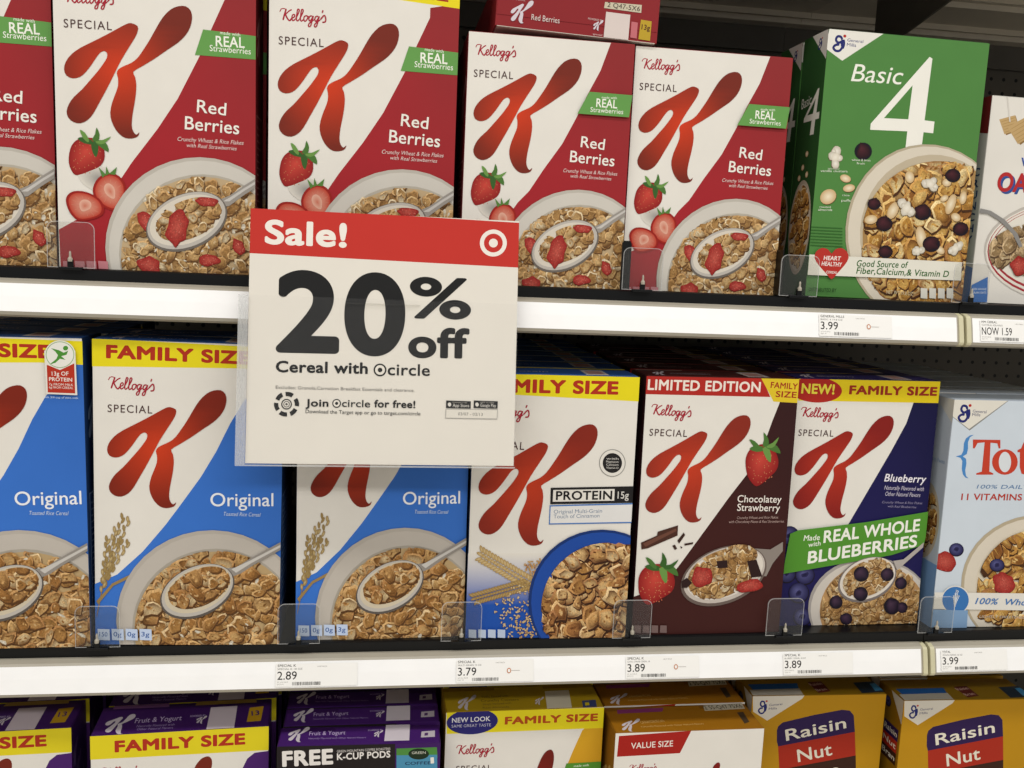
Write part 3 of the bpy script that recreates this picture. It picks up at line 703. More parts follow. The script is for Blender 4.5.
  ['T','banner','#a02c1c','SIZE',[163.8,300.5],[190.8,299.7],7.52,0.04,0],
  ['S','brand_lettering','#a62032',[7.5,277.1],[59.7,274.7],12.93],
  ['T','brand_lettering','#4a2e2c','SPECIAL',[7.5,251.2],[54.6,250.1],8.37,0,0],
  ['K','logo_letter',[6.1,143.4,134.4,277.4],'#8a2c1e','#c63c20'],
  ['T','product_name','#efe6dc','Chocolatey',[124.6,168.9],[181.9,168.1],9.01,0.015,0],
  ['T','product_name','#efe6dc','Strawberry',[125.1,158.0],[180.9,157.1],9.04,0.015,0],
  ['T','product_name','#b59a92','Crunchy Wheat and Rice Flakes',[125.8,147.6],[179.6,148.0],3.24,0,0.2],
  ['T','product_name','#b59a92','with Chocolatey Pieces & Real Strawberries',[115.7,142.5],[187.7,142.8],3.24,0,0.2],
  ['SB','strawberry_picture',[153.3,218.5],[23.9,-1.5],[0.2,-29.4],4],
  ['P','chocolate_picture','#4a2c22',[[5.0,118.6],[24.7,127.4],[25.3,132.2],[50.6,140.1],[50.8,127.2],[14.4,111.5],[6.2,110.0]],0],
  ['P','chocolate_picture','#6b4436',[[7.6,117.3],[26.3,126.4],[48.3,136.2],[49.2,133.0],[11.1,113.4]],0],
  ['P','chocolate_picture','#3a231b',[[50.9,120.8],[58.4,131.0],[60.5,127.8],[53.4,116.9]],0],
  ['P','chocolate_picture','#3a231b',[[44.9,114.4],[48.3,115.7],[51.3,110.5],[48.5,108.9]],0],
  ['P','chocolate_picture','#3a231b',[[59.9,116.8],[71.5,118.7],[71.1,116.1],[60.8,114.3]],0],
  ['P','chocolate_picture','#3a231b',[[55.0,113.7],[58.3,112.3],[56.5,110.4]],0],
  ['SB','strawberry_picture#1',[28.4,67.7],[25.8,-5.8],[-4.4,-29.3],5],
  ['P','spoon_picture','#8d837b',[[148.6,110.2],[172.1,108.3],[188.1,118.0],[189.1,106.5],[176.9,90.2],[169.8,73.8],[158.1,73.9]],0],
  ['E','spoon_picture','#6a5c55',[114.0,75.2],[52.8,21.0],[15.9,-33.3]],
  ['E','spoon_picture','#c4bab0',[114.6,76.5],[50.3,20.0],[14.7,-30.8]],
  ['E','spoon_picture','#ded5c9',[115.2,77.8],[47.3,18.8],[13.2,-27.7]],
  ['FL','spoon_picture',[111.2,77.9],[41.9,16.7],[12.9,-27.1],'tan',110,7,41],
  ['FL','spoon_picture',[132.6,102.2],[23.3,-0.3],[1.0,-13.1],'tan',22,7,42],
  ['SL','spoon_picture',[85.0,75.0],[10.0,8.7],[9.2,-10.2],20],
  ['SL','spoon_picture',[148.9,62.5],[17.9,2.9],[2.2,-8.5],21],
  ['P','spoon_picture','#2d1b1a',[[102.7,94.3],[116.5,95.5],[117.9,85.7],[105.4,85.2]],0],
  ['P','spoon_picture','#2d1b1a',[[142.5,93.9],[154.7,95.7],[164.1,73.8],[149.8,72.7]],0],
  ['P','spoon_picture','#2d1b1a',[[59.2,68.8],[66.1,73.6],[73.1,67.0],[67.0,60.6],[60.4,60.7]],0],
  ['P','carton','#76605d',[[2.5,13.7],[10.6,13.2],[11.2,3.6],[2.4,4.2]],0],
  ['P','carton','#76605d',[[13.5,13.4],[21.7,12.9],[22.3,3.3],[13.4,3.9]],0],
  ['P','carton','#76605d',[[24.6,13.2],[32.8,12.7],[33.4,3.1],[24.5,3.6]],0],
  ['P','carton','#76605d',[[35.7,12.9],[43.9,12.4],[44.5,2.8],[35.6,3.4]],0],
 ],
 'blueberry': [
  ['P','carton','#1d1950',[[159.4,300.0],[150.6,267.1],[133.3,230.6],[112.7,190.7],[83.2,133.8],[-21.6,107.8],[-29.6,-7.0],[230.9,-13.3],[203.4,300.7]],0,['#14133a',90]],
  ['P','banner','#e9cf1e',[[-2.1,322.1],[193.8,323.5],[197.0,294.0],[1.9,294.4]],0],
  ['E','banner','#b32a20',[24.3,308.2],[34.7,-1.1],[0.5,-16.0]],
  ['T','banner','#f0e04a','NEW!',[4.8,303.4],[48.9,302.8],12.81,0.06,0],
  ['T','banner','#9c2c1c','FAMILY SIZE',[68.7,303.2],[189.0,303.1],11.64,0.085,0],
  ['S','brand_lettering','#a62032',[6.0,274.5],[58.5,273.2],12.26],
  ['T','brand_lettering','#4a2e2c','SPECIAL',[5.4,249.9],[52.5,249.1],8.12,0,0],
  ['K','logo_letter',[4.1,142.6,133.2,276.6],'#861f1a','#b8331f'],
  ['T','product_name','#efeaf0','Blueberry',[127.4,191.4],[185.7,189.5],10.05,0.025,0.15],
  ['T','product_name','#c9c2d4','Naturally Flavored with',[128.5,180.7],[184.0,178.7],5.38,0,0.2],
  ['T','product_name','#c9c2d4','Other Natural Flavors',[130.7,172.6],[179.8,170.6],5.39,0,0.2],
  ['T','product_name','#8f88a8','Crunchy Wheat & Rice Flakes',[127.5,162.6],[183.7,161.1],3.04,0,0.2],
  ['T','product_name','#8f88a8','with Real Blueberries',[135.8,157.2],[175.7,155.7],3.05,0,0.2],
  ['BB','berry_picture',[4.7,120.7],[12.4,-0.1],[1.0,-12.0],0],
  ['BB','berry_picture#1',[10.2,88.8],[11.7,-0.1],[1.0,-11.5],1],
  ['BB','berry_picture#2',[29.9,68.3],[12.5,-0.2],[1.1,-12.2],2],
  ['BB','berry_picture#3',[4.8,70.3],[11.8,-0.2],[1.0,-11.5],3],
  ['BB','berry_picture#4',[23.6,44.6],[13.2,-0.2],[1.1,-13.0],4],
  ['BB','berry_picture#5',[31.3,11.9],[11.9,-0.3],[1.0,-11.7],5],
  ['E','bowl_picture','#a49d98',[125.9,20.3],[87.6,-1.8],[6.9,-70.1]],
  ['E','bowl_picture','#cdc5ba',[127.5,18.2],[85.5,-1.8],[6.7,-68.7]],
  ['E','bowl_picture','#b98f5e',[129.8,16.8],[75.3,-1.6],[6.4,-65.2]],
  ['FL','bowl_picture',[130.5,16.7],[74.6,-1.5],[6.3,-64.5],'tan',420,6,51],
  ['BB','bowl_picture',[75.1,31.7],[8.5,-0.2],[0.8,-8.3],30,1],
  ['BB','bowl_picture',[154.1,25.0],[10.8,-0.2],[1.1,-10.5],31,1],
  ['BB','bowl_picture',[163.5,56.0],[7.9,-0.1],[0.8,-7.6],32,1],
  ['BB','bowl_picture',[91.4,8.9],[7.8,-0.2],[0.7,-7.6],33,1],
  ['BB','bowl_picture',[168.7,22.9],[7.2,-0.1],[0.7,-7.0],34,1],
  ['P','claim_banner','#52902f',[[4.5,123.4],[15.1,128.0],[107.3,138.2],[198.2,152.7],[190.5,107.3],[147.1,94.0],[77.4,82.9],[-1.4,70.4]],0],
  ['T','claim_banner','#eef0e2','Made',[23.2,113.9],[45.2,115.0],7.4,0.02,0.15],
  ['T','claim_banner','#eef0e2','with',[30.8,105.7],[47.2,107.9],6.08,0.02,0.15],
  ['T','claim_banner','#f2f2e6','REAL WHOLE',[50.4,110.9],[183.8,126.2],16.2,0.045,0.12],
  ['T','claim_banner','#f2f2e6','BLUEBERRIES',[31.3,83.5],[181.8,105.0],16.27,0.045,0.12],
  ['P','spoon_picture','#b1a9a2',[[149.7,86.1],[163.8,88.0],[190.2,110.7],[189.8,103.9],[169.5,85.2],[156.4,73.3]],0],
  ['E','spoon_picture','#7a706c',[115.8,61.2],[37.5,16.2],[14.4,-26.1]],
  ['E','spoon_picture','#ddd4c8',[116.1,62.6],[35.6,15.4],[13.4,-24.1]],
  ['FL','spoon_picture',[116.4,63.3],[32.4,14.1],[11.6,-20.9],'tan',80,6,52],
  ['BB','spoon_picture',[106.2,69.6],[9.9,-0.1],[0.9,-9.6],40,1],
  ['BB','spoon_picture',[142.6,68.4],[8.6,-0.1],[0.8,-8.3],41,1],
  ['BB','spoon_picture',[108.0,42.8],[9.3,-0.2],[0.9,-9.0],42,1],
 ],
 'green': [
  ['P','corner_flash','#e8e4da',[[1.0,312.3],[70.4,313.3],[20.4,277.8],[-2.6,290.5]],0],
  ['GM','corner_flash',[15.9,297.1],[9.5,0.8],[0.9,-8.6]],
  ['T','corner_flash','#3c3f78','General',[24.5,300.1],[44.5,299.7],3.44,0.01,0],
  ['T','corner_flash','#3c3f78','Mills',[24.4,294.9],[36.0,294.7],3.45,0.01,0],
  ['T','product_name','#f0efe2','Basic',[33.6,255.6],[99.6,256.4],19.71,-0.004,0.18],
  ['P','product_name','#f0ede2',[[130.8,290.7],[134.6,289.0],[132.8,217.0],[145.9,216.4],[145.8,202.6],[133.1,203.0],[132.5,179.5],[111.8,180.6],[111.9,202.7],[64.0,201.3],[63.9,208.4]],0],
  ['P','product_name','#4f8340',[[112.7,256.5],[80.1,216.0],[111.6,216.7]],0],
  ['CL','cluster_picture',[22.7,166.6],[12.3,0.8],[1.1,-11.2],1],
  ['T','carton','#d9e2c8','lightly sweetened',[15.1,151.8],[29.3,152.4],2.08,0,0],
  ['T','carton','#e3ead4','vanilla clusters',[5.7,148.3],[40.0,149.8],2.68,0,0],
  ['BB','berry_picture',[57.5,176.2],[10.4,0.7],[1.0,-9.5],3,2],
  ['T','carton','#e3ead4','wheat & bran',[43.8,163.7],[68.0,164.4],2.38,0,0],
  ['T','carton','#e3ead4','fruit',[50.7,160.0],[61.2,160.3],2.39,0,0],
  ['NU','nut_picture',[38.2,142.5],[7.0,-1.8],[-1.2,-4.3],1],
  ['NU','nut_picture#1',[43.9,131.4],[7.6,1.7],[1.3,-4.4],2],
  ['NU','nut_picture#2',[18.3,119.8],[8.4,6.3],[5.9,-6.6],3],
  ['T','carton','#e3ead4','roasted',[8.5,106.3],[22.8,106.8],2.1,0,0],
  ['T','carton','#e3ead4','almonds',[7.0,102.6],[25.1,103.3],2.71,0,0],
  ['T','carton','#e3ead4','rice',[36.4,121.7],[45.5,121.9],2.11,0,0],
  ['T','carton','#e3ead4','puffs',[35.7,115.1],[47.5,115.4],2.71,0,0],
  ['P','carton','#33662a',[[-0.9,83.5],[40.2,83.8],[40.4,82.6],[-0.8,82.3]],0],
  ['P','carton','#33662a',[[-0.6,79.9],[40.6,80.2],[40.7,79.0],[-0.5,78.7]],0],
  ['P','carton','#33662a',[[-0.2,76.3],[41.0,76.6],[41.1,75.3],[-0.1,75.1]],0],
  ['P','carton','#33662a',[[0.1,72.6],[41.4,72.9],[41.5,71.7],[0.2,71.4]],0],
  ['P','carton','#33662a',[[0.5,69.0],[41.7,69.3],[41.8,68.1],[0.6,67.8]],0],
  ['P','carton','#33662a',[[0.8,65.4],[42.1,65.6],[42.2,64.4],[0.9,64.2]],0],
  ['P','carton','#33662a',[[1.2,61.8],[42.5,62.0],[42.6,60.8],[1.3,60.6]],0],
  ['E','bowl_picture','#b5a88e',[154.2,79.9],[108.1,12.5],[21.2,-108.8]],
  ['E','bowl_picture','#d9cfbc',[155.3,79.6],[105.8,12.2],[20.8,-106.6]],
  ['E','bowl_picture','#c0b298',[162.5,78.5],[97.4,11.2],[19.3,-98.6]],
  ['E','bowl_picture','#a5814f',[168.7,77.5],[100.3,11.5],[18.2,-92.4]],
  ['FL','bowl_picture',[168.7,77.5],[102.8,5.2],[11.0,-92.3],'gold',210,12.5,61],
  ['NU','bowl_picture',[102.9,107.9],[6.3,-2.2],[-4.0,-10.2],5],
  ['NU','bowl_picture',[143.3,77.8],[6.5,1.4],[4.1,-13.2],6],
  ['NU','bowl_picture',[178.0,119.7],[5.9,-1.6],[-3.4,-12.3],7],
  ['NU','bowl_picture',[75.3,95.7],[8.3,1.8],[1.6,-5.3],8],
  ['NU','bowl_picture',[170.4,63.6],[5.7,-3.7],[-2.7,-3.5],9],
  ['NU','bowl_picture',[193.3,128.2],[4.8,-0.5],[-0.6,-7.9],10],
  ['NU','bowl_picture',[186.6,104.4],[6.2,-2.8],[-2.2,-4.4],11],
  ['NU','bowl_picture',[120.0,148.9],[5.8,1.3],[2.2,-7.0],12],
  ['NU','bowl_picture',[169.5,145.2],[6.0,0.4],[0.6,-4.8],13],
  ['NU','bowl_picture',[168.4,126.2],[4.9,3.0],[2.4,-3.0],14],
  ['BB','bowl_picture',[176.4,154.7],[9.4,0.6],[0.9,-7.6],50,2],
  ['BB','bowl_picture',[141.4,108.4],[10.7,0.6],[1.0,-8.8],51,2],
  ['BB','bowl_picture',[77.2,115.0],[7.9,0.4],[0.7,-6.5],52,2],
  ['BB','bowl_picture',[93.0,92.1],[10.0,0.5],[0.9,-8.2],53,2],
  ['BB','bowl_picture',[194.4,91.2],[9.5,0.5],[1.0,-7.8],54,2],
  ['BB','bowl_picture',[157.6,70.8],[10.8,0.5],[1.0,-8.9],55,2],
  ['BB','bowl_picture',[98.3,58.6],[8.7,0.4],[0.8,-7.2],56,2],
  ['CL','bowl_picture',[120.2,111.9],[13.3,0.7],[1.4,-12.2],2],
  ['CL','bowl_picture',[147.6,142.4],[12.0,0.7],[1.3,-10.9],3],
  ['CL','bowl_picture',[140.1,61.2],[9.4,0.5],[1.0,-8.6],4],
  ['CL','bowl_picture',[189.9,66.2],[10.9,0.5],[1.2,-9.9],5],
  ['P','claim_band','#e6e2d4',[[-8.2,50.1],[201.2,50.1],[202.2,27.6],[-5.8,25.5]],0],
  ['T','claim_band','#35632c','Good Source of',[62.1,38.4],[129.7,39.6],8.01,0.035,0.15],
  ['T','claim_band','#35632c','Fiber,Calcium,& Vitamin D',[62.4,29.8],[185.3,30.9],8.02,0.035,0.15],
  ['HT','claim_band',[29.5,40.6],[22.4,1.0],[1.9,-19.0]],
  ['T','claim_band','#f0e4dc','HEART',[18.6,44.3],[41.0,44.5],5.2,0.05,0.1],
  ['T','claim_band','#f0e4dc','HEALTHY',[16.6,37.5],[43.0,37.2],5.2,0.05,0.1],
  ['T','claim_band','#f0e4dc','CEREAL',[23.4,28.6],[38.0,28.4],3.07,0.03,0.1],
  ['T','carton','#1e3d1a','DISTRIBUTED BY',[3.2,6.2],[38.9,6.5],4.31,0.02,0],
  ['P','carton','#d5d2c6',[[149.4,16.2],[158.3,15.9],[159.7,3.4],[150.8,3.7]],0],
  ['P','carton','#d5d2c6',[[160.9,16.7],[169.9,16.4],[171.3,3.9],[162.4,4.2]],0],
  ['P','carton','#d5d2c6',[[172.5,17.2],[181.5,16.9],[183.0,4.4],[174.0,4.6]],0],
  ['P','carton','#d5d2c6',[[184.1,17.7],[193.1,17.4],[194.6,4.9],[185.6,5.1]],0],
  ['T','carton','#c9b996','NET WT 19.8 OZ',[104.3,7.4],[139.6,6.4],4.37,0.02,0],
 ],
 'oat': [
  ['SQ','square_picture',[28.2,219.2],[12.4,3.2],[4.0,-10.5],1],
  ['SQ','square_picture#1',[45.3,212.7],[13.5,6.9],[8.4,-12.3],2],
  ['T','product_name','#34508f','OATMEAL SQUARES',[23.4,136.5],[279.2,139.5],23.62,0.05,0.06],
  ['T','product_name','#b32c2c','OATMEAL SQUARES',[20.3,138.9],[275.9,141.9],23.6,0.05,0.06],
  ['T','product_name','#2c4e9c','Whole Grain',[49.1,171.3],[154.6,173.7],10.54,0.02,0.1],
  ['P','carton','#d6d0c6',[[19.3,253.6],[21.0,253.8],[28.3,223.8],[26.6,223.7]],0],
  ['E','bowl_picture','#bdb6ac',[133.8,70.0],[121.3,5.9],[9.4,-65.9]],
  ['E','bowl_picture','#e2dccf',[133.9,68.8],[118.7,5.7],[9.0,-63.6]],
  ['E','bowl_picture','#a5363c',[133.8,69.4],[116.5,5.6],[8.7,-61.0]],
  ['E','bowl_picture','#e2dccf',[133.7,70.7],[115.0,5.6],[8.4,-59.1]],
  ['E','bowl_picture','#a5363c',[133.6,71.3],[111.3,5.4],[8.0,-56.5]],
  ['E','bowl_picture','#e2dccf',[133.4,72.6],[109.5,5.3],[7.7,-54.5]],
  ['FL','bowl_picture',[115.5,72.3],[97.0,4.7],[4.9,-35.1],'oat',170,9.5,71],
  ['P','spoon_picture','#8a8783',[[-3.6,117.3],[14.7,114.6],[35.1,104.7],[54.8,88.4],[63.9,73.0],[59.5,71.5],[47.8,88.0],[28.4,102.8],[11.7,110.7],[-2.9,111.1]],0],
  ['SL','bowl_picture',[61.9,48.1],[12.7,-1.4],[-0.7,-12.0],3],
  ['P','carton','#2c6ab4',[[-7.9,17.2],[20.9,32.8],[24.3,0.9],[-5.8,0.3]],0],
  ['T','carton','#dfe6ee','100% WHOLE',[1.4,15.4],[20.9,16.2],2.56,0,0],
  ['T','carton','#dfe6ee','GRAIN OATS',[2.0,10.9],[21.5,11.7],2.56,0,0],
 ],
 'total': [
  ['P','corner_flash','#8b8b86',[[-2.3,304.5],[75.4,302.0],[25.3,262.5],[-12.6,288.1]],0],
  ['P','corner_flash','#e2ddd0',[[-0.5,303.9],[73.7,301.7],[24.4,264.5],[-10.8,287.5]],0],
  ['GM','corner_flash',[17.1,284.7],[10.5,0.2],[1.2,-10.5]],
  ['T','corner_flash','#4a4a70','General',[26.8,286.1],[45.9,285.1],3.61,0.01,0],
  ['T','corner_flash','#4a4a70','Mills',[26.6,281.5],[37.9,281.1],3.62,0.01,0],
  ['P','product_name','#4a86c2',[[31.8,257.1],[26.5,256.2],[21.5,252.3],[19.4,246.2],[19.7,236.0],[17.5,230.9],[10.1,228.8],[16.9,226.9],[19.9,222.8],[20.2,212.6],[22.6,205.5],[26.3,201.4],[31.3,200.0],[27.2,203.4],[25.3,210.6],[25.9,219.8],[24.6,225.9],[19.9,228.9],[25.0,232.0],[25.9,239.2],[24.9,247.3],[26.8,253.8]],0],
  ['TS','product_name',[52.7,228.2],[19.7,0.2],[2.7,-23.0]],
  ['T','carton','#5d7fa8','100% DAILY VALUE',[43.8,186.9],[165.8,186.5],4.98,0.01,0.15],
  ['T','carton','#b5392a','11 VITAMINS & MINERALS',[23.9,171.5],[199.7,170.9],8.72,0.035,0],
  ['SL','raspberry_picture',[11.3,89.3],[17.3,-3.0],[-1.1,-14.8],4],
  ['BB','berry_picture',[24.8,105.9],[9.7,-0.1],[1.0,-8.5],5],
  ['E','bowl_picture','#b5a78d',[152.0,54.8],[114.8,-1.3],[12.6,-97.5]],
  ['E','bowl_picture','#d8cebc',[153.7,53.4],[112.2,-1.3],[12.3,-95.0]],
  ['E','bowl_picture','#d5cab5',[156.2,51.2],[98.6,-1.2],[11.0,-85.1]],
  ['FL','bowl_picture',[156.2,51.2],[95.9,-1.2],[10.6,-82.2],'gold',260,10,81],
  ['SL','bowl_picture',[96.8,60.6],[17.0,-3.0],[-0.9,-13.7],5],
  ['BB','bowl_picture',[84.0,85.0],[10.2,-0.1],[1.0,-8.3],60],
  ['P','claim_band','#e4e0d6',[[-3.8,49.0],[274.2,42.0],[277.7,17.7],[-2.1,26.3]],0],
  ['E','claim_band','#e4e0d6',[30.4,37.9],[20.3,-0.3],[2.2,-19.5]],
  ['E','claim_band','#3a74b4',[30.4,37.9],[18.8,-0.3],[2.1,-18.1]],
  ['WT','claim_band',[30.4,38.2],[5.1,-0.1],[1.4,-12.5],'#dfe4ea','#dfe4ea',5],
  ['T','claim_band','#4a78b4','100%  Whole Grain',[58.6,32.3],[185.5,26.9],8.41,0.025,0.2],
  ['T','carton','#c9bfae','LIGHTLY SWEETENED WHOLE GRAIN CEREAL',[67.0,13.3],[210.6,8.1],3.52,0,0],
  ['P','carton','#7fa0c4',[[-1.3,25.6],[49.4,23.7],[50.5,-1.4],[-0.1,1.3]],0],
 ],
 'purple': [
  ['P','carton','#4a2069',[[182.5,301.0],[174.2,294.2],[164.2,272.6],[152.5,221.0],[207.0,215.7],[206.3,302.9]],0],
  ['P','banner','#e3d122',[[-2.2,336.4],[202.6,334.5],[202.9,303.2],[-2.7,304.9]],0],
  ['T','banner','#b0301c','FAMILY SIZE',[26.3,312.0],[171.7,312.3],14.42,0.085,0],
  ['K','logo_letter',[54.1,190.6,134.1,300.0],'#76281a','#d23d1a'],
  ['S','brand_lettering','#a62032',[11.0,282.1],[54.1,282.0],12.31],
 ],
 'purple_top': [
  ['KW','top_print',[28.0,24.3],[17.2,-2.4],[4.5,-25.2]],
  ['T','top_print','#cdb9de','Fruit & Yogurt',[43.6,24.3],[96.0,25.6],11.77,0.01,0],
  ['T','top_print','#a58fc0','Naturally Flavored with',[47.5,14.0],[89.8,13.7],5.03,0,0],
  ['T','top_print','#a58fc0','Other Natural Flavors',[49.0,6.9],[89.2,6.1],4.97,0,0],
  ['P','top_print','#d9cbd2',[[126.8,53.9],[158.0,54.3],[158.9,-0.0],[127.5,0.1]],0],
  ['P','top_print','#c79a1e',[[173.1,47.7],[189.8,50.0],[188.5,13.0],[172.3,12.3]],0],
  ['T','top_print','#4a2069','13',[176.9,26.9],[186.2,27.9],12.0,0.04,0],
  ['T','top_print','#c9b5dd','POWERED BY',[105.3,31.5],[122.7,32.1],4.46,0,0],
  ['KW','top_print',[119.5,23.8],[6.1,-0.8],[1.0,-10.1]],
  ['P','top_print','#a8863a',[[109.0,73.2],[178.7,75.0],[180.8,60.5],[107.5,61.0]],0],
  ['P','top_print','#8a5a94',[[12.5,73.7],[75.4,73.0],[77.1,60.5],[12.0,61.8]],0],
 ],
 'podbox': [
  ['P','carton','#221c1c',[[-7.7,322.9],[136.8,324.7],[138.1,271.3],[-7.4,275.9]],0],
  ['T','product_name','#e8e2dc','FREE',[6.5,296.1],[65.1,297.8],19.64,0.08,0],
  ['T','product_name','#d9d2cc','GREEN MOUNTAIN COFFEE ROASTERS',[69.2,312.3],[131.4,314.1],3.01,0.01,0],
  ['T','product_name','#e8e2dc','K-CUP PODS',[69.4,302.8],[131.6,304.6],8.6,0.05,0],
  ['P','carton','#4f8a3f',[[138.6,315.6],[186.3,316.1],[187.6,302.6],[138.9,303.5]],0],
  ['P','carton','#4c8fb0',[[138.8,307.0],[187.0,306.5],[188.6,269.7],[139.8,271.3]],0],
  ['E','carton','#20301e',[165.0,308.0],[12.2,-0.3],[0.2,-7.0]],
  ['T','carton','#d5d5c4','GREEN',[156.9,308.2],[173.2,308.2],3.04,0,0],
  ['T','carton','#1e2c4a','COFFEE',[149.2,294.5],[179.7,294.5],3.92,0.03,0],
  ['T','carton','#e8e6dc','1',[179.6,295.4],[183.7,295.7],7.86,0.05,0],
 ],
 'podbox_top': [
  ['KW','top_print',[22.8,26.1],[12.8,-0.6],[1.8,-18.0]],
  ['T','top_print','#cdb9de','Fruit & Yogurt',[34.8,23.1],[77.4,23.7],9.2,0.01,0],
  ['T','top_print','#a58fc0','Naturally Flavored with Other Natural Flavors',[34.8,14.1],[102.1,13.5],3.69,0,0],
  ['P','top_print','#8a5a78',[[6.7,58.2],[70.5,58.1],[70.8,45.9],[7.3,45.2]],0],
  ['P','top_print','#ddd3da',[[125.8,46.2],[155.0,46.7],[153.6,6.2],[124.0,6.0]],0],
  ['T','top_print','#c9b5dd','POWERED BY',[104.4,30.0],[121.7,30.9],3.38,0,0],
  ['KW','top_print',[117.1,23.6],[5.5,-0.2],[0.1,-8.3]],
  ['P','top_print','#c9c0c6',[[168.7,26.3],[185.0,28.1],[184.4,13.1],[167.5,12.2]],0],
  ['P','top_print','#5b3a70',[[172.5,22.8],[176.7,23.4],[176.1,16.8],[171.8,16.1]],0],
 ],
 'yellow': [
  ['P','carton','#c98a1e',[[180.9,314.9],[174.0,307.6],[163.4,280.5],[148.7,238.3],[209.8,235.1],[205.1,316.4]],0,['#d9a825',90]],
  ['P','banner','#e9d81e',[[0.9,338.8],[201.4,337.8],[201.8,310.2],[1.8,310.5]],0],
  ['E','banner','#2a2770',[33.2,325.4],[32.0,1.1],[1.7,-16.7]],
  ['T','banner','#e8e6ea','NEW LOOK',[7.8,324.9],[55.5,325.4],6.35,0.03,0],
  ['T','banner','#c9c6d8','SAME GREAT TASTE',[7.5,318.6],[56.7,318.5],3.67,0.01,0],
  ['T','banner','#b54a14','FAMILY SIZE',[74.0,319.8],[193.7,319.8],10.36,0.085,0],
  ['S','brand_lettering','#a62032',[14.3,283.0],[63.7,283.6],12.33],
  ['T','brand_lettering','#4a2e2c','SPECIAL',[15.1,260.2],[59.6,259.5],7.44,0,0],
  ['K','logo_letter',[60.8,122.8,139.2,283.8],'#6f1d14','#a5281a'],
  ['P','claim_tag','#54902f',[[155.8,264.2],[208.1,264.7],[209.8,235.1],[148.7,238.3]],0],
  ['T','claim_tag','#eef2e0','made with',[165.8,258.7],[185.2,259.3],3.05,0,0],
 ],
 'yellow_top': [
  ['KW','top_print',[28.8,23.6],[11.7,-0.9],[-2.3,-20.2]],
  ['T','top_print','#5b4a1a','Vanilla Almond with',[48.5,33.2],[82.6,33.8],6.58,0,0],
  ['T','top_print','#5b4a1a','Crunchy Clusters',[46.7,23.3],[95.4,23.7],6.47,0,0],
  ['T','top_print','#6b5a2a','Simply Flavored with',[48.0,14.4],[84.1,15.6],4.41,0,0],
  ['T','top_print','#6b5a2a','Real Almonds',[46.8,5.7],[80.2,6.1],4.34,0,0],
  ['P','top_print','#e2d9c0',[[133.2,46.6],[165.6,47.5],[159.0,-0.7],[127.1,-1.2]],0],
  ['P','top_print','#3f4a7a',[[175.9,16.9],[194.4,18.5],[191.3,-1.1],[173.3,-1.8]],0],
  ['P','top_print','#d9c21e',[[178.5,11.7],[184.0,12.3],[183.0,4.4],[177.6,3.8]],0],
  ['KW','top_print',[121.4,20.9],[5.7,-0.4],[-2.1,-10.8]],
 ],
 'value': [
  ['P','size_tag','#a52018',[[4.7,317.6],[97.6,321.4],[84.9,291.9],[3.8,290.2]],0],
  ['T','size_tag','#efe6da','VALUE SIZE',[21.2,300.1],[75.1,301.4],7.89,0.02,0],
  ['S','brand_lettering','#a62032',[20.6,269.8],[56.9,270.4],9.2],
  ['K','logo_letter',[100.4,221.1,138.9,277.5],'#7d1a14','#a5281a'],
 ],
 'value_top': [
  ['KW','top_print',[24.7,17.7],[11.6,-0.7],[-4.4,-16.0]],
  ['T','top_print','#d9b06a','CINNAMON PECAN',[38.7,19.9],[70.3,22.8],6.12,0.01,0],
  ['T','top_print','#d9b06a','Naturally Flavored with Other Natural Flavors',[36.5,10.6],[119.1,13.3],3.6,0,0],
  ['P','top_print','#8c3a70',[[16.8,57.2],[80.2,59.4],[75.4,49.5],[15.1,47.3]],0],
  ['P','top_print','#c9c0a8',[[135.0,62.1],[190.3,65.8],[188.8,50.3],[132.4,47.7]],0],
  ['T','top_print','#4a4038','2 55-Q47 75X6',[134.8,51.0],[187.6,53.8],9.8,0.02,0],
  ['P','top_print','#4a3a2a',[[173.8,41.0],[182.9,42.2],[180.6,15.9],[172.5,11.6]],0],
 ],
 'raisin': [
  ['P','corner_flash','#d6cfc0',[[0.7,334.0],[73.1,334.0],[70.2,329.1],[23.6,298.6],[2.9,311.7]],0],
  ['GM','corner_flash',[16.7,317.9],[7.4,-0.1],[0.7,-8.9]],
  ['T','corner_flash','#4a4a70','General',[24.5,319.2],[42.7,320.4],3.13,0.01,0],
  ['T','corner_flash','#4a4a70','Mills',[24.5,313.8],[35.8,314.6],3.14,0.01,0],
  ['P','name_panel','#2d1a4a',[[38.3,284.5],[39.6,290.1],[45.7,295.7],[88.9,305.4],[128.1,312.1],[139.4,310.6],[145.6,303.8],[149.5,280.0],[42.0,261.5],[39.6,268.7]],0],
  ['P','name_panel','#a82c1a',[[42.0,261.5],[149.5,280.0],[154.1,245.5],[46.6,227.8]],0],
  ['P','name_panel','#3a2016',[[46.6,227.8],[154.1,245.5],[160.3,191.5],[52.6,175.0]],0],
  ['T','name_panel','#e6dfcc','Raisin',[52.8,269.0],[136.8,285.8],16.32,0.02,0],
  ['T','name_panel','#e6dfcc','Nut',[72.3,237.9],[120.4,247.3],18.28,0.02,0],
  ['T','name_panel','#e6dfcc','Bran',[64.5,205.8],[133.7,217.3],18.4,0.02,0],
 ],
 'raisin_top': [
  ['P','top_print','#1f5a9e',[[6.5,33.3],[77.6,34.5],[72.7,17.5],[7.8,15.5]],0],
  ['P','top_print','#b9b3a6',[[3.0,17.4],[74.2,19.4],[71.7,0.9],[1.4,0.9]],0],
  ['P','top_print','#5e1f1c',[[94.3,37.3],[114.6,39.0],[114.5,9.6],[95.2,5.2]],0],
  ['T','top_print','#cfa79a','Raisin',[94.1,25.8],[113.1,29.4],7.24,0.02,0],
  ['T','top_print','#cfa79a','Bran',[96.1,9.8],[111.7,13.4],7.08,0.02,0],
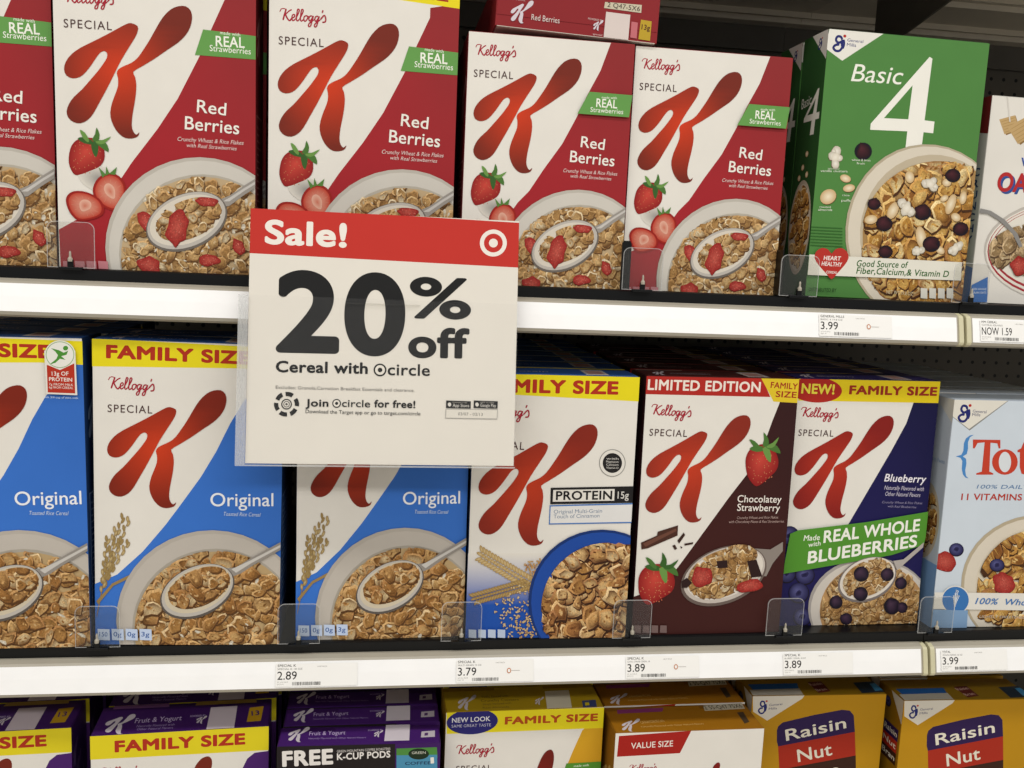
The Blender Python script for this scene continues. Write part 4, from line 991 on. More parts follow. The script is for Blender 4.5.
  ['P','top_print','#1e2c3a',[[158.9,33.8],[197.3,37.3],[193.2,5.0],[155.8,2.7]],0],
  ['P','top_print','#3f86b4',[[180.9,29.7],[193.2,31.5],[192.1,10.6],[177.9,8.0]],0],
 ],
 'red_end': [
  ['KW','top_print',[29.1,17.1],[12.7,1.0],[0.6,-12.5]],
  ['T','top_print','#cfb9b4','SPECIAL',[16.9,29.1],[31.6,28.9],2.38,0,0],
  ['T','top_print','#e0cfc8','Red Berries',[40.1,9.8],[72.2,9.4],6.25,0.01,0],
  ['P','top_print','#d9cbc4',[[124.7,28.0],[153.0,27.8],[152.8,-3.6],[124.0,-3.7]],0],
  ['T','top_print','#d9b9b4','POWERED BY',[104.5,17.2],[121.7,16.6],2.18,0,0],
  ['KW','top_print',[116.8,12.3],[5.7,0.4],[0.3,-5.8]],
  ['T','top_print','#d9b9b4','special',[111.2,1.2],[122.1,1.0],1.95,0,0],
  ['P','top_print','#b99a2a',[[165.8,23.9],[178.5,23.4],[178.4,1.8],[164.6,2.2]],0],
  ['T','top_print','#4a2018','13g',[167.1,13.2],[177.1,13.0],5.87,0.04,0],
  ['P','top_print','#c9bfa6',[[122.6,38.5],[165.3,40.0],[165.4,31.2],[121.9,31.7]],0],
  ['T','top_print','#4a4038','2 Q47-5X6',[125.5,33.4],[163.7,32.6],5.32,0.02,0],
  ['P','top_print','#c06a70',[[155.0,20.6],[162.4,20.2],[162.5,2.6],[155.0,3.0]],0],
 ],
 'sale': [
  ['P','print','#c2372f',[[-3.3,271.8],[288.0,267.8],[288.5,218.5],[-2.2,222.1]],0],
  ['T','print','#eee7dc','Sale!',[15.0,232.4],[100.6,232.2],26.02,0.06,0],
  ['E','print','#eee7dc',[258.9,244.3],[14.9,0.7],[0.3,-14.8]],
  ['E','print','#c2372f',[258.9,244.3],[10.4,0.5],[0.2,-10.3]],
  ['E','print','#eee7dc',[258.9,244.3],[4.9,0.2],[0.1,-4.8]],
  ['T','print','#242424','2',[29.0,117.8],[95.1,118.0],87.59,0.062,0],
  ['T','print','#242424','0',[99.4,117.8],[164.4,117.3],88.51,0.062,0],
  ['T','print','#242424','%',[169.1,159.4],[236.0,159.6],44.39,0.04,0],
  ['T','print','#242424','off',[168.8,116.2],[235.1,116.7],32.98,0.06,0],
  ['T','print','#242424','Cereal with',[29.5,96.9],[126.0,97.4],12.43,0.055,0],
  ['BE','print',[139.0,102.1],[6.9,0.2],[0.2,-6.9],'#242424'],
  ['T','print','#242424','circle',[147.2,96.6],[192.7,96.8],12.65,0.03,0],
  ['T','print','#7d7974','Excludes: Granola,Carnation Breakfast Essentials and clearance.',[29.9,79.5],[176.6,79.2],3.42,0,0],
  ['ARC','print',[41.5,63.3],[12.9,-2.1],[-1.9,-12.6],0],
  ['ARC','print',[41.5,63.3],[4.7,-12.5],[-11.6,-4.6],1],
  ['ARC','print',[41.5,63.3],[-8.2,-10.4],[-9.7,8.0],2],
  ['ARC','print',[41.5,63.3],[-12.9,2.1],[1.9,12.6],3],
  ['ARC','print',[41.5,63.3],[-4.7,12.5],[11.6,4.6],4],
  ['ARC','print',[41.5,63.3],[8.2,10.4],[9.7,-8.0],5],
  ['E','print','#242424',[41.5,63.3],[5.5,0.1],[0.1,-5.6]],
  ['E','print','#e4ded2',[41.5,63.3],[4.3,0.1],[0.1,-4.4]],
  ['BE','print',[41.5,63.3],[3.3,0.1],[0.1,-3.4],'#242424'],
  ['T','print','#242424','Join',[61.3,61.2],[85.3,61.3],8.12,0.05,0],
  ['BE','print',[93.8,65.2],[4.6,0.1],[0.1,-4.7],'#242424'],
  ['T','print','#242424','circle',[99.4,61.6],[129.3,61.5],7.85,0.02,0],
  ['T','print','#242424','for free!',[133.6,61.6],[177.7,61.5],8.21,0.05,0],
  ['T','print','#242424','Download the Target app or go to target.com/circle',[61.5,54.3],[183.5,53.9],3.75,0,0],
  ['P','print','#2a2a2a',[[211.1,70.7],[238.1,70.3],[238.0,62.3],[211.0,62.4]],0],
  ['T','print','#d9d4ca','App Store',[218.3,63.8],[236.3,63.8],3.52,0.01,0],
  ['T','print','#a9a49a','Download on the',[218.2,68.0],[233.6,68.0],1.6,0,0],
  ['E','print','#d9d4ca',[214.8,66.3],[1.9,0.0],[0.1,-2.2]],
  ['P','print','#2a2a2a',[[241.3,71.3],[267.8,70.9],[267.7,62.8],[241.2,63.0]],0],
  ['T','print','#d9d4ca','Google Play',[248.6,64.4],[266.0,64.4],3.53,0.01,0],
  ['T','print','#a9a49a','GET IT ON',[248.5,68.6],[263.3,68.5],1.61,0,0],
  ['E','print','#d9d4ca',[244.9,66.9],[1.9,0.0],[0.1,-2.2]],
  ['P','print','#a8a49c',[[210.7,61.4],[268.0,61.9],[267.6,51.2],[210.6,51.2]],0],
  ['P','print','#e0dacd',[[211.4,60.8],[267.4,61.2],[267.0,51.9],[211.3,51.9]],0],
  ['T','print','#5a5854','03/07 - 03/13',[224.3,54.7],[251.4,54.5],3.2,0,0],
 ],
}
KN[:] = [[(0.573,0.831),(0.524,0.849),(0.485,0.839),(0.425,0.806),(0.327,0.75),(0.228,0.697),(0.13,0.645),(0.061,0.595),(0.015,0.537),(0.0,0.481),(0.018,0.436),(0.066,0.419),(0.121,0.433),(0.165,0.469),(0.215,0.531),(0.255,0.589),(0.285,0.622),(0.315,0.633),(0.334,0.616),(0.331,0.585),(0.307,0.546),(0.263,0.488),(0.203,0.419),(0.133,0.341),(0.073,0.286),(0.033,0.233),(0.012,0.176),(0.024,0.13),(0.063,0.099),(0.117,0.093),(0.173,0.12),(0.217,0.169),(0.268,0.256),(0.329,0.362),(0.39,0.477),(0.441,0.573),(0.502,0.669),(0.552,0.746),(0.574,0.794)],[(0.951,1.0),(0.99,0.97),(1.0,0.915),(0.984,0.849),(0.949,0.791),(0.889,0.732),(0.799,0.67),(0.698,0.599),(0.599,0.537),(0.535,0.496),(0.548,0.459),(0.557,0.404),(0.552,0.329),(0.539,0.253),(0.524,0.177),(0.517,0.101),(0.528,0.055),(0.552,0.032),(0.576,0.052),(0.567,0.025),(0.541,0.008),(0.491,0.0),(0.442,0.012),(0.393,0.057),(0.36,0.121),(0.35,0.186),(0.367,0.262),(0.394,0.329),(0.414,0.386),(0.415,0.442),(0.406,0.478),(0.42,0.507),(0.46,0.532),(0.52,0.56),(0.57,0.6),(0.62,0.668),(0.671,0.745),(0.721,0.831),(0.771,0.908),(0.831,0.968),(0.891,0.996)]]
# ------------------------------------------------------------------ the store shelving
ZU, ZL, ZB, ZT = .4237, 0.0, -.442, .885
DEEP = .585; XJ = .7095          # shelf depth, joint between the two shelf sections

def struct(o): o['kind'] = 'structure'; return o
mb = MB(); mb.box(-2.2, 3.0, DEEP + .005, DEEP + .02, -.95, 1.9, M_PEG)
struct(mb.build('wall_back'))
mb = MB(); mb.box(-3, 4, -3.2, .52, -.97, -.95, M_FLOOR); struct(mb.build('floor'))

def make_shelf(x0, x1, z, label):
    root = empty('store_shelf', ((x0 + x1) / 2, 0, z)); L = (x1 - x0) / 2
    tag(root, label, 'shelf', 'metal store shelves with price rails')
    m = MB()
    m.box(-L, L, -.011, DEEP, -.0015, 0, M_BLACK)
    for yy in (.13, .30, .47): m.extrude_x([(yy, -.0015), (yy + .045, -.0015), (yy + .045, -.012), (yy + .040, -.012), (yy + .038, -.004), (yy + .006, -.004), (yy + .004, -.012), (yy, -.012)], -L, L, M_GREYM)
    m.box(-L, L, -.009, .115, -.008, -.002, M_GREYM); m.box(-L, L, .115, DEEP, -.003, -.0016, M_GREYM); m.box(-L, L, DEEP - .012, DEEP, -.045, -.003, M_DARK)
    m.build('deck', root)
    m = MB(); m.extrude_x([(-.0135, -.0005), (-.011, .0008), (-.004, .0008), (-.004, -.0125), (-.0135, -.0125)], -L, L, M_BLACK)
    m.build('front_lip', root)
    m = MB(); X = -L + .030      # knife bracket under the left end
    q = 1 if z == ZT else .42
    m.extrude_x([(.01, -.012), (.31, -.012), (.31, -.088 * q), (.22, -.088 * q), (.12, -.069 * q), (.01, -.046 * q - .006)], X - .0015, X + .0015, M_DARK)
    m.build('bracket', root)
    # price rail: a long channel with a curled foot and rounded end caps
    m = MB(); g = .004
    prof = [(-.0137, -.0120), (-.0170, -.0120), (-.0235, -.0145), (-.0255, -.0165), (-.029, -.030), (-.0325, -.0462), (-.0315, -.0495), (-.026, -.0520), (-.0137, -.0525)]
    m.extrude_x(prof, -L + g, L - g, M_RAIL)
    rail = m.build('price_rail', root)
    m = MB(); m.extrude_x([(-.0258, -.0168), (-.0294, -.030), (-.0328, -.0458), (-.0322, -.0458), (-.0288, -.030), (-.0252, -.0168)], -L + .010, L - .010, M_STRIP)
    m.build('label_strip', rail)
    for s_ in (-1, 1):
        m = MB(); X = s_ * (L - .0045)
        m.extrude_x([(y - .0018 * (k not in (0, 8)), z_) for k, (y, z_) in enumerate(prof)], X - .0032, X + .0032, M_CREAM)
        m.build('end_cap', rail, bevel=.001)
    return root
for z_, wh in ((ZU, 'upper'), (ZL, 'middle'), (ZB, 'lowest'), (ZT, 'top')):
    t = {'upper': 'holding the red berry cereal boxes', 'middle': 'holding the blue family size cereal boxes', 'lowest': 'under the purple and yellow boxes', 'top': 'seen from below, above the green and red boxes'}[wh]
    make_shelf(-.78, XJ, z_, 'long metal store shelf ' + t)
    t = {'upper': 'under the white oatmeal box at the right', 'middle': 'under the pale blue vitamin cereal box at the right', 'lowest': 'under the rightmost yellow raisin boxes', 'top': 'high at the right above the oatmeal box'}[wh]
    make_shelf(XJ + .001, XJ + 1.0, z_, 'dark metal shelf section ' + t)

# ------------------------------------------------------------------ clear dividers standing at the shelf front
def make_divider():
    root = empty('shelf_divider')
    def rr(x0, x1, z0, z1, r, n=5):
        P = [(x0, z0), (x1, z0)]
        P += [(x1 - r + r * math.cos(R(90 * k / n)), z1 - r + r * math.sin(R(90 * k / n))) for k in range(n + 1)]
        P += [(x0 + r + r * math.cos(R(90 + 90 * k / n)), z1 - r + r * math.sin(R(90 + 90 * k / n))) for k in range(n + 1)]
        return P
    O = rr(-.024, .024, .0012, .0498, .008); I = rr(-.0232, .0232, .002, .0490, .0075)
    m = MB(); y0, y1 = -.0165, -.0153
    m.poly([(x, y0, z) for x, z in I], M_CLEAR); m.poly([(x, y1, z) for x, z in reversed(I)], M_CLEAR)
    n = len(O)
    for k in range(n):
        a, b = O[k - 1], O[k]; c, d = I[k - 1], I[k]
        m.poly([(a[0], y0, a[1]), (b[0], y0, b[1]), (d[0], y0, d[1]), (c[0], y0, c[1])], M_EDGE)
        m.poly([(a[0], y0, a[1]), (a[0], y1, a[1]), (b[0], y1, b[1]), (b[0], y0, b[1])], M_EDGE)
    m.build('front_plate', root)
    m = MB(); m.box(-.012, .012, -.0205, -.0137, -.001, .0022, M_BLACK); m.box(-.003, .003, -.0202, -.0168, .002, .010, M_BLACK)
    m.build('clip', root, bevel=.0006)
    m = MB()
    for k in range(10):
        pass
    ring = lambda r, z: [(r * math.cos(R(36 * k)), -.0195 + r * math.sin(R(36 * k)), z) for k in range(10)]
    prof = [(.0026, .008), (.0026, .011), (.0012, .013), (.0012, .017), (.0004, .019)]
    for (r0, z0), (r1, z1) in zip(prof, prof[1:]):
        A, B = ring(r0, z0), ring(r1, z1)
        for k in range(10): m.poly([A[k-1], A[k], B[k], B[k-1]], M_RAIL)
    m.build('pin', root)
    return root
div0 = None; divs = []
for x, z_, lab in ((-.320, ZU, 'clear plastic shelf divider between the two leftmost boxes of red berry cereal'),
                   (.305, ZU, 'clear plastic shelf divider between the two smaller red berry boxes'),
                   (.497, ZU, 'clear plastic shelf divider left of the green box'),
                   (.7195, ZU, 'clear plastic shelf divider between the green box and the oatmeal box'),
                   (-.300, ZL, 'clear plastic shelf divider between the two leftmost blue cereal boxes'),
                   (-.079, ZL, 'clear plastic shelf divider below the left half of the sale sign'),
                   (.110, ZL, 'clear plastic shelf divider between the last blue box and the protein box'),
                   (.319, ZL, 'clear plastic shelf divider between the protein box and the chocolate box'),
                   (.516, ZL, 'clear plastic shelf divider between the chocolate box and the blueberry box'),
                   (.7215, ZL, 'clear plastic shelf divider right of the blueberry box')):
    if div0 is None: o = div0 = make_divider()
    else: o = copy_tree(div0)
    o.location = (x, -.002, z_); tag(o, lab, 'shelf divider', 'clear dividers on the shelf fronts')
    divs.append(o)
m = MB(); P = [(-.0255, .0012), (-.0145, .0012), (-.0145, .0535), (-.0165, .0570), (-.0235, .0570), (-.0255, .0540)]
i = len(m.v); V = [(x, y, z) for y in (-.0150, -.0125) for x, z in P]; m.v = V
m.f = [tuple(range(5, -1, -1))[::-1], tuple(range(11, 5, -1))] + [(k, k + 6, (k + 1) % 6 + 6, (k + 1) % 6) for k in range(6)]; m.mi = [m.m(M_BLACK)] * 8
m.build('end_tab', divs[1])
m = MB(); m.box(-.021, -.0198, -.013, .20, .0015, .055, M_BLACK); m.build('fin', divs[2])

# ------------------------------------------------------------------ price labels in the rails
def price_label(x, z, head, sub, price, mark, label):
    root = empty('price_label', (x, -.0298, z - .0305), (R(-13.4), 0, 0))
    tag(root, label, 'price label', 'price labels in the shelf rails')
    parts = {}
    F = Face((0, 0, -.0140), (1, 0, 0), (0, 0, 1), 95, 27, parts); F.z = .0004
    F.fill('paper', [(0, 0), (0, 26), (93, 26), (93, 0)], '#f6f4ef')
    F.text('print', '#4a4846', head, (2, 22.6), (2 + 2.3 * len(head), 22.6), 2.8, .03, 0)
    F.text('print', '#7d7a75', sub, (2, 19.2), (30, 19.2), 1.9, .012, 0)
    F.text('print', '#34322f', price, (2, 8.2), (len(price) * 4.6 + 5.5, 8.2), 9.2, .012, 0)
    F.text('print', '#8a8680', '07 213 0412', (2, 4.8), (14, 4.8), 1.3, 0, 0); F.text('print', '#8a8680', 'D21 F1', (2, 2.4), (9, 2.4), 1.3, 0, 0)
    F.text('print', '#9a968f', 'UNIT PRICE', (47, 21.8), (58, 21.8), 1.3, 0, 0)
    rnd = random.Random(len(label)); xx = 19.0
    while xx < 50:
        w_ = rnd.choice((.35, .5, .9)); F.fill('print', [(xx, 1.6), (xx + w_, 1.6), (xx + w_, 5.4), (xx, 5.4)], '#4a4845'); xx += w_ + rnd.choice((.35, .6, .9))
    if mark:
        F.c_E('print', '#c98d6c', (63, 13), (2.6, 0), (0, 3.2)); F.c_E('print', '#f6f4ef', (63, 13), (1.5, 0), (0, 2.0))
        F.fill('print', [(66, 12.8), (76, 12.8), (76, 13.2), (66, 13.2)], '#a8a096')
    for k in parts: link(k, part_mesh(k, parts[k], (M_PAPER, M_PAPER)), root)
price_label(-.1035, ZL, 'SPECIAL K', 'SPECIAL K 18 OZ', '2.89', 0, 'leftmost price label on the middle rail, under the blue boxes, reading 2.89')
price_label(.1045, ZL, 'SPECIAL K', 'MULTI GRAIN 19 OZ', '3.79', 1, 'price label with an orange ring under the black protein panel box, reading 3.79')
price_label(.311, ZL, 'SPECIAL K', 'CHOC STRWB CEREAL 18', '3.89', 1, 'price label with an orange ring under the chocolate strawberry box, reading 3.89')
price_label(.513, ZL, 'SPECIAL K', 'BLUEBRY CEREAL 18 OZ', '3.89', 0, 'ringless price label under the navy blueberry box, reading 3.89')
price_label(.7265, ZL, 'TOTAL', 'WHOLE GRAIN 16 OZ', '3.99', 0, 'price label under the pale blue box at the right, reading 3.99')
price_label(.521, ZU, 'GENERAL MILLS', 'BASIC 4 19.8 OZ', '3.99', 1, 'price label on the upper rail under the green box, reading 3.99')
price_label(.7300, ZU, 'MM CEREAL', 'OATMEAL SQUARES', 'NOW 1.59', 0, 'price label at the upper right corner rail under the oatmeal box, reading 1.59')

# ------------------------------------------------------------------ cereal boxes
WHT = '#e6e1d7'; G = 'boxes of cereal'
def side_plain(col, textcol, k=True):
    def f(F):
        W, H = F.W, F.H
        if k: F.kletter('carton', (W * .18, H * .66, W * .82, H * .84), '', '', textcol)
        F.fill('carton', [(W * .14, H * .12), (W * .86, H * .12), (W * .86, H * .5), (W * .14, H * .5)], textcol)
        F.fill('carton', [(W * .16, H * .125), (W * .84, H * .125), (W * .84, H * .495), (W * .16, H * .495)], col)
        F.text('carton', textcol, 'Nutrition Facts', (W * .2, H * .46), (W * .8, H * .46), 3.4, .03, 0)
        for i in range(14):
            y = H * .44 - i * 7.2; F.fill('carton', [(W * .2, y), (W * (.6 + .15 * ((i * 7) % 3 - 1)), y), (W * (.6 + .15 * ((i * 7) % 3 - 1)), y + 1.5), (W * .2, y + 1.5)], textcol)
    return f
def top_simple(col, kcol='#d6ccd2', name=None, qr=True):
    def f(T):
        W, D = T.W, T.H
        T.fill('carton', [(3, D * .84), (W * .33, D * .84), (W * .33, D * .93), (3, D * .93)], '#9a8478')
        T.c_KW('carton', (W * .13, D * .42), (W * .05, 0), (0, -D * .28))
        if name: T.text('carton', kcol, name, (W * .2, D * .35), (W * .46, D * .35), D * .12, .01, 0)
        if qr:
            T.fill('carton', [(W * .68, D * .1), (W * .82, D * .1), (W * .82, D * .75), (W * .68, D * .75)], '#cfc6c0'); T.fill('carton', [(W * .70, D * .2), (W * .80, D * .2), (W * .80, D * .65), (W * .70, D * .65)], '#b98d86')
    return f
def side_green(F):
    W, H = F.W, F.H
    F.fill('carton', [(0, 0), (W, 0), (W, H), (0, H)], '#2c5229')
    F.fill('carton', [(W * .35, H), (W, H), (W, H - 34)], '#d6d2c8'); F.c_GM('carton', (W * .72, H - 13), (6, 0), (0, -6))
    F.text('carton', '#dfe0d2', 'Basic', (W * .12, H * .73), (W * .55, H * .74), 12, 0, .15)
    F.fill('carton', [(W*.78, H*.79), (W*.84, H*.79), (W*.80, H*.70), (W*.93, H*.70), (W*.93, H*.675), (W*.78, H*.675), (W*.76, H*.62), (W*.60, H*.62), (W*.63, H*.675), (W*.28, H*.675), (W*.28, H*.69)], '#e6e4d6')
    F.fill('carton', [(W*.72, H*.755), (W*.42, H*.70), (W*.66, H*.70)], '#2c5229')
    for i, (x, y) in enumerate(((.55, .55), (.42, .50), (.62, .47), (.3, .46))): F.c_NU('carton', (W * x, H * y), (3.2, 2), (-2, 3), i)
    c = (W * .5, H * .265); F.c_E('carton', '#b9ac94', c, (W * .47, 0), (0, H * .185)); F.c_E('carton', '#cbbfa8', c, (W * .43, 0), (0, H * .17))
    F.c_FL('carton', c, (W * .42, 0), (0, H * .165), 'gold', 70, 7, 9)
def side_total(F):
    W, H = F.W, F.H
    F.fill('carton', [(W * .3, H), (W, H), (W, H - 30)], '#c9c6bc')
    F.fill('carton', [(0, 0), (W, 0), (W, H * .28), (0, H * .28)], '#6f92ba')
    c = (W * .40, H * .45); F.c_E('carton', '#b3a68e', c, (W * .52, 0), (0, H * .17)); F.c_FL('carton', c, (W * .45, 0), (0, H * .15), 'gold', 60, 7, 19)
    F.text('carton', '#8aa0ba', 'Nutrition Facts', (W * .1, H * .72), (W * .9, H * .72), 5, .02, 0)
def side_oat(F):
    W, H = F.W, F.H
    F.fill('carton', [(W * .5, H * .84), (W, H * .82), (W, H), (W * .5, H)], '#7a2624')
    F.fill('carton', [(0, 0), (W, 0), (W, H * .17), (0, H * .22)], '#2c6ab4')
    for i, ch in enumerate('CRUNCHY'): F.text('carton', '#3a4a70', ch, (W * .66, H * (.62 - i * .055)), (W * .88, H * (.62 - i * .055)), 10, .04, 0)
def side_raisin(F):
    W, H = F.W, F.H
    F.fill('carton', [(W * .5, H), (W, H), (W, H - 34)], '#c9c2b4'); F.c_BB('carton', (W * .4, H - 18), (7, 0), (0, -7), 2)
    x0, x1 = W * .3, W * .92
    for i, (c, t) in enumerate((('#2d1a4a', 'Raisin'), ('#a82c1a', 'Nut'), ('#3a2016', 'Bran'))):
        y = H - 62 - i * 17; F.fill('carton', [(x0, y), (x1, y), (x1, y + 17), (x0, y + 17)], c); F.text('carton', '#e6dfcc', t, (x0 + 3, y + 5), (x1 - 3, y + 5), 8, .03, 0)
    F.c_NU('carton', (W * .5, H * .5), (9, 4), (-4, 9), 1)
def side_purple(F):
    W, H = F.W, F.H
    for i, y in enumerate((.93, .86, .78)): F.kletter('carton', (W * (.1 + .2 * i), H * (y - .10), W * (.38 + .2 * i), H * y), '', '', '#6f5a86')
    F.fill('carton', [(W * .14, H * .1), (W * .86, H * .1), (W * .86, H * .5), (W * .14, H * .5)], '#8f7aa6')

def run_top(key, **k):
    return lambda T: T.run(ART[key])
KINDS = {}
def proto(key, name, W, D, H, front, fc, sc, tc, **kw):
    KINDS[key] = [(name, W, D, H, front, fc, sc, tc, kw), None]
def place(key, x, y, z, roll, yaw, label, cat='cereal box', group=None, sx=1.0):
    """x, y: front lower left corner of the box; roll leans it along the shelf, yaw turns it"""
    (name, W, D, H, front, fc, sc, tc, kw), o = KINDS[key]
    if o is None:
        o = make_carton(name, W, D, H, front, fc, sc, tc, **kw); KINDS[key][1] = o
    else: o = copy_tree(o)
    m = Matrix.Rotation(R(yaw), 4, 'Z') @ Matrix.Rotation(R(roll), 4, 'Y')
    lift = max(W * math.sin(R(roll)), 0) if roll > 0 else 0
    m.translation = Vector((x, y, z + lift + .0003))
    o.matrix_world = m @ Matrix.Translation((W * sx / 2, D / 2, 0)) @ Matrix.Diagonal((sx, 1, 1, 1))
    tag(o, label, cat, group)
    return o
CB = 'cereal_box'
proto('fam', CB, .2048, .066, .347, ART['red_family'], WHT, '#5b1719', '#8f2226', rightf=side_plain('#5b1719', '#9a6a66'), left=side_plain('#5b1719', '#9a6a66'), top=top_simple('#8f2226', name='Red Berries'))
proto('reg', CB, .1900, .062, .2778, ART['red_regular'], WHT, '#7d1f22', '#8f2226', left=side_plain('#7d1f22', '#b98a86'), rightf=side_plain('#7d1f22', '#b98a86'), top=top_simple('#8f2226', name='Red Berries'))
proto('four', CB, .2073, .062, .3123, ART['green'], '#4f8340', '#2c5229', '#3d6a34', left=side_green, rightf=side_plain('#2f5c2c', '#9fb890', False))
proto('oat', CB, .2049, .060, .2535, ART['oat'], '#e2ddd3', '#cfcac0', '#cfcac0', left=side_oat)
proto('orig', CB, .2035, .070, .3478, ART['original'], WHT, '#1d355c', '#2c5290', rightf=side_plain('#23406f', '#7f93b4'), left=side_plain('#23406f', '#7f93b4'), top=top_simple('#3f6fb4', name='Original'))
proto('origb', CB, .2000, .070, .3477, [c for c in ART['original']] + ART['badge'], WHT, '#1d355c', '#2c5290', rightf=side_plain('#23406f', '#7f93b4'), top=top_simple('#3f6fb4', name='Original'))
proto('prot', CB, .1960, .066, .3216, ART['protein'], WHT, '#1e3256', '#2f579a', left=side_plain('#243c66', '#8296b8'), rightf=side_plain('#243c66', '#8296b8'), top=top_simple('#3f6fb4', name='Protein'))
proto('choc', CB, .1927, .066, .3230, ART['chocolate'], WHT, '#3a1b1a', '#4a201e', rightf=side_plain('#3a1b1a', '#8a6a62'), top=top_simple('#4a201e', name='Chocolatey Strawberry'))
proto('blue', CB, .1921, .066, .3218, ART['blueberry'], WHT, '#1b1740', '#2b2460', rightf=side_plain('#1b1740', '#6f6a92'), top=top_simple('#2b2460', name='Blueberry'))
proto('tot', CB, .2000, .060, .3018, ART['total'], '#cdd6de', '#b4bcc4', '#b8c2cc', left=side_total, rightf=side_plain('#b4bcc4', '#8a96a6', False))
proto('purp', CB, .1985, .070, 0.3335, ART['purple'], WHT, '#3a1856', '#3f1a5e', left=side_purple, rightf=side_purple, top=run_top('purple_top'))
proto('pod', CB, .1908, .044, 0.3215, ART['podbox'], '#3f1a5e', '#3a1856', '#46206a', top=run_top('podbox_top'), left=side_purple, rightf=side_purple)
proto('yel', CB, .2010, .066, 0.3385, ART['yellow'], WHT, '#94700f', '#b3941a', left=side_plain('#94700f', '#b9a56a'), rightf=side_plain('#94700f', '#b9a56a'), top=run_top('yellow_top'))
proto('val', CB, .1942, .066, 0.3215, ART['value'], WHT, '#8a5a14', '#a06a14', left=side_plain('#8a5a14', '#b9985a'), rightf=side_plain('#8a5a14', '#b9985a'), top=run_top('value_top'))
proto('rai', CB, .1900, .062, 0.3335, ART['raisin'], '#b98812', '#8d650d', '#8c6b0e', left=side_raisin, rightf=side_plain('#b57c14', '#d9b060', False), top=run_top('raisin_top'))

# upper shelf
place('fam', -.5469, .0076, ZU, -.23, .24, 'red and white berry cereal box cut off by the left edge, on the upper shelf')
place('fam', -.3374, -.0018, ZU, -.17, -.02, 'tall red and white berry cereal box left of the sale sign, its bowl fully visible')
place('fam', -.1201, .0027, ZU, -.07, .03, 'tall red and white berry cereal box behind the sale sign, yellow band at its top')
place('reg', .0945, .0017, ZU, .16, -.08, 'shorter red and white berry cereal box at the right edge of the sale sign')
place('reg', .2874, .0088, ZU, .15, -.59, 'shorter red and white berry cereal box beside the green box')
place('four', .5165, .0043, ZU, .28, .12, 'green cereal box with a large white 4 and a bowl of flakes and nuts')
place('oat', .7420, .0155, ZU, .27, -.04, 'white oatmeal cereal box at the right end of the upper shelf')
# rows standing behind them
g = 'boxes standing behind the front row on the upper shelf'
for k, x, lab in (('fam', -.545, 'leftmost red berry box'), ('fam', -.336, 'red berry box left of the sale sign'), ('fam', -.119, 'red berry box behind the sale sign')):
    place(k, x, .080, ZU, 0, 0, 'tall cereal box hidden behind the ' + lab, group=g)
for i, n_ in enumerate(('directly', 'second', 'third', 'fourth')): place('reg', .0965, .071 + i * .0635, ZU, 0, 0, 'short red cereal box %s behind the one right of the sale sign' % n_, group=g)
place('reg', .2880, .075, ZU, 0, 0, 'short red cereal box hidden behind the one beside the green box', group=g)
place('four', .5185, .072, ZU, 0, .3, 'second green cereal box, just its left side showing behind the first', group=g)
# a red box lying on its back across the boxes behind, top end towards the aisle
LY = .0
def lying():
    parts = {'carton': dict(v=[], f=[], c=[], m=[])}; W, Hh, Ln = .1866, .058, .30
    root = empty('cereal_box', (.1246 + W / 2, .004, .7085), (R(-1.6), R(1.9), 0))
    tag(root, 'red berry cereal box lying flat on the others, its red top end facing out', 'cereal box')
    d = parts['carton']; solid_box(d, -W/2, W/2, 0, Ln, 0, Hh, '#8a2125')
    solid_box(d, -W/2 + .001, W/2 - .001, -.0005, 0, .012, Hh - .001, '#8a2125')
    F = Face((-W/2, -.0007, 0), (1, 0, 0), (0, 0, 1), W * 1000, Hh * 1000, parts)
    F.run(ART['red_end'])
    solid_box(d, -W/2 + .002, W/2 - .002, 0, Ln, -.0006, 0, '#cfc8bb')
    for k in parts: link(k, part_mesh(k, parts[k]), root)
lying()

# middle shelf
place('origb', -.5082, -.0137, ZL, -.53, -.42, 'blue and white cereal box with a round green runner badge, at the left edge')
place('orig', -.3048, -.0100, ZL, .31, -1.16, 'blue and white family size cereal box left of the sale sign')
place('orig', -.0835, -.0060, ZL, -.30, 1.2, 'blue and white cereal box largely hidden below the sale sign', sx=.970)
place('prot', .1160, -.0090, ZL, -.14, -1.0, 'white cereal box with a black protein panel and a dark blue bowl')
place('choc', .3222, -.0078, ZL, -.26, .42, 'white and brown chocolatey strawberry cereal box with a red limited edition band')
place('blue', .5239, .0140, ZL, -.26, .41, 'white and navy blueberry cereal box with a green band across it')
place('tot', .7275, .0006, ZL, -.15, 0, 'pale blue cereal box with red serif name, cut off by the right edge')
g = 'boxes standing behind the front row on the middle shelf'
for k, x, y0, dd, n, lab in (('orig', -.507, .066, .072, 3, 'badge box at the left edge'), ('orig', -.304, .072, .074, 1, 'blue box left of the sale sign'), ('orig', -.0835, .078, .074, 2, 'blue box below the sale sign'),
                  ('prot', .119, .066, .068, 6, 'protein box'), ('choc', .3225, .066, .068, 5, 'chocolate strawberry box'), ('blue', .5255, .086, .068, 5, 'blueberry box'), ('tot', .729, .066, .062, 6, 'pale blue box at the right')):
    for i in range(n):
        place(k, x + .0015 * ((i * 7) % 3 - 1), y0 + i * dd, ZL, 0, 0, 'cereal box %s behind the %s' % (('directly', 'second', 'third', 'fourth', 'fifth', 'sixth')[i], lab), group=g, sx=.97 if x == -.0835 else 1)

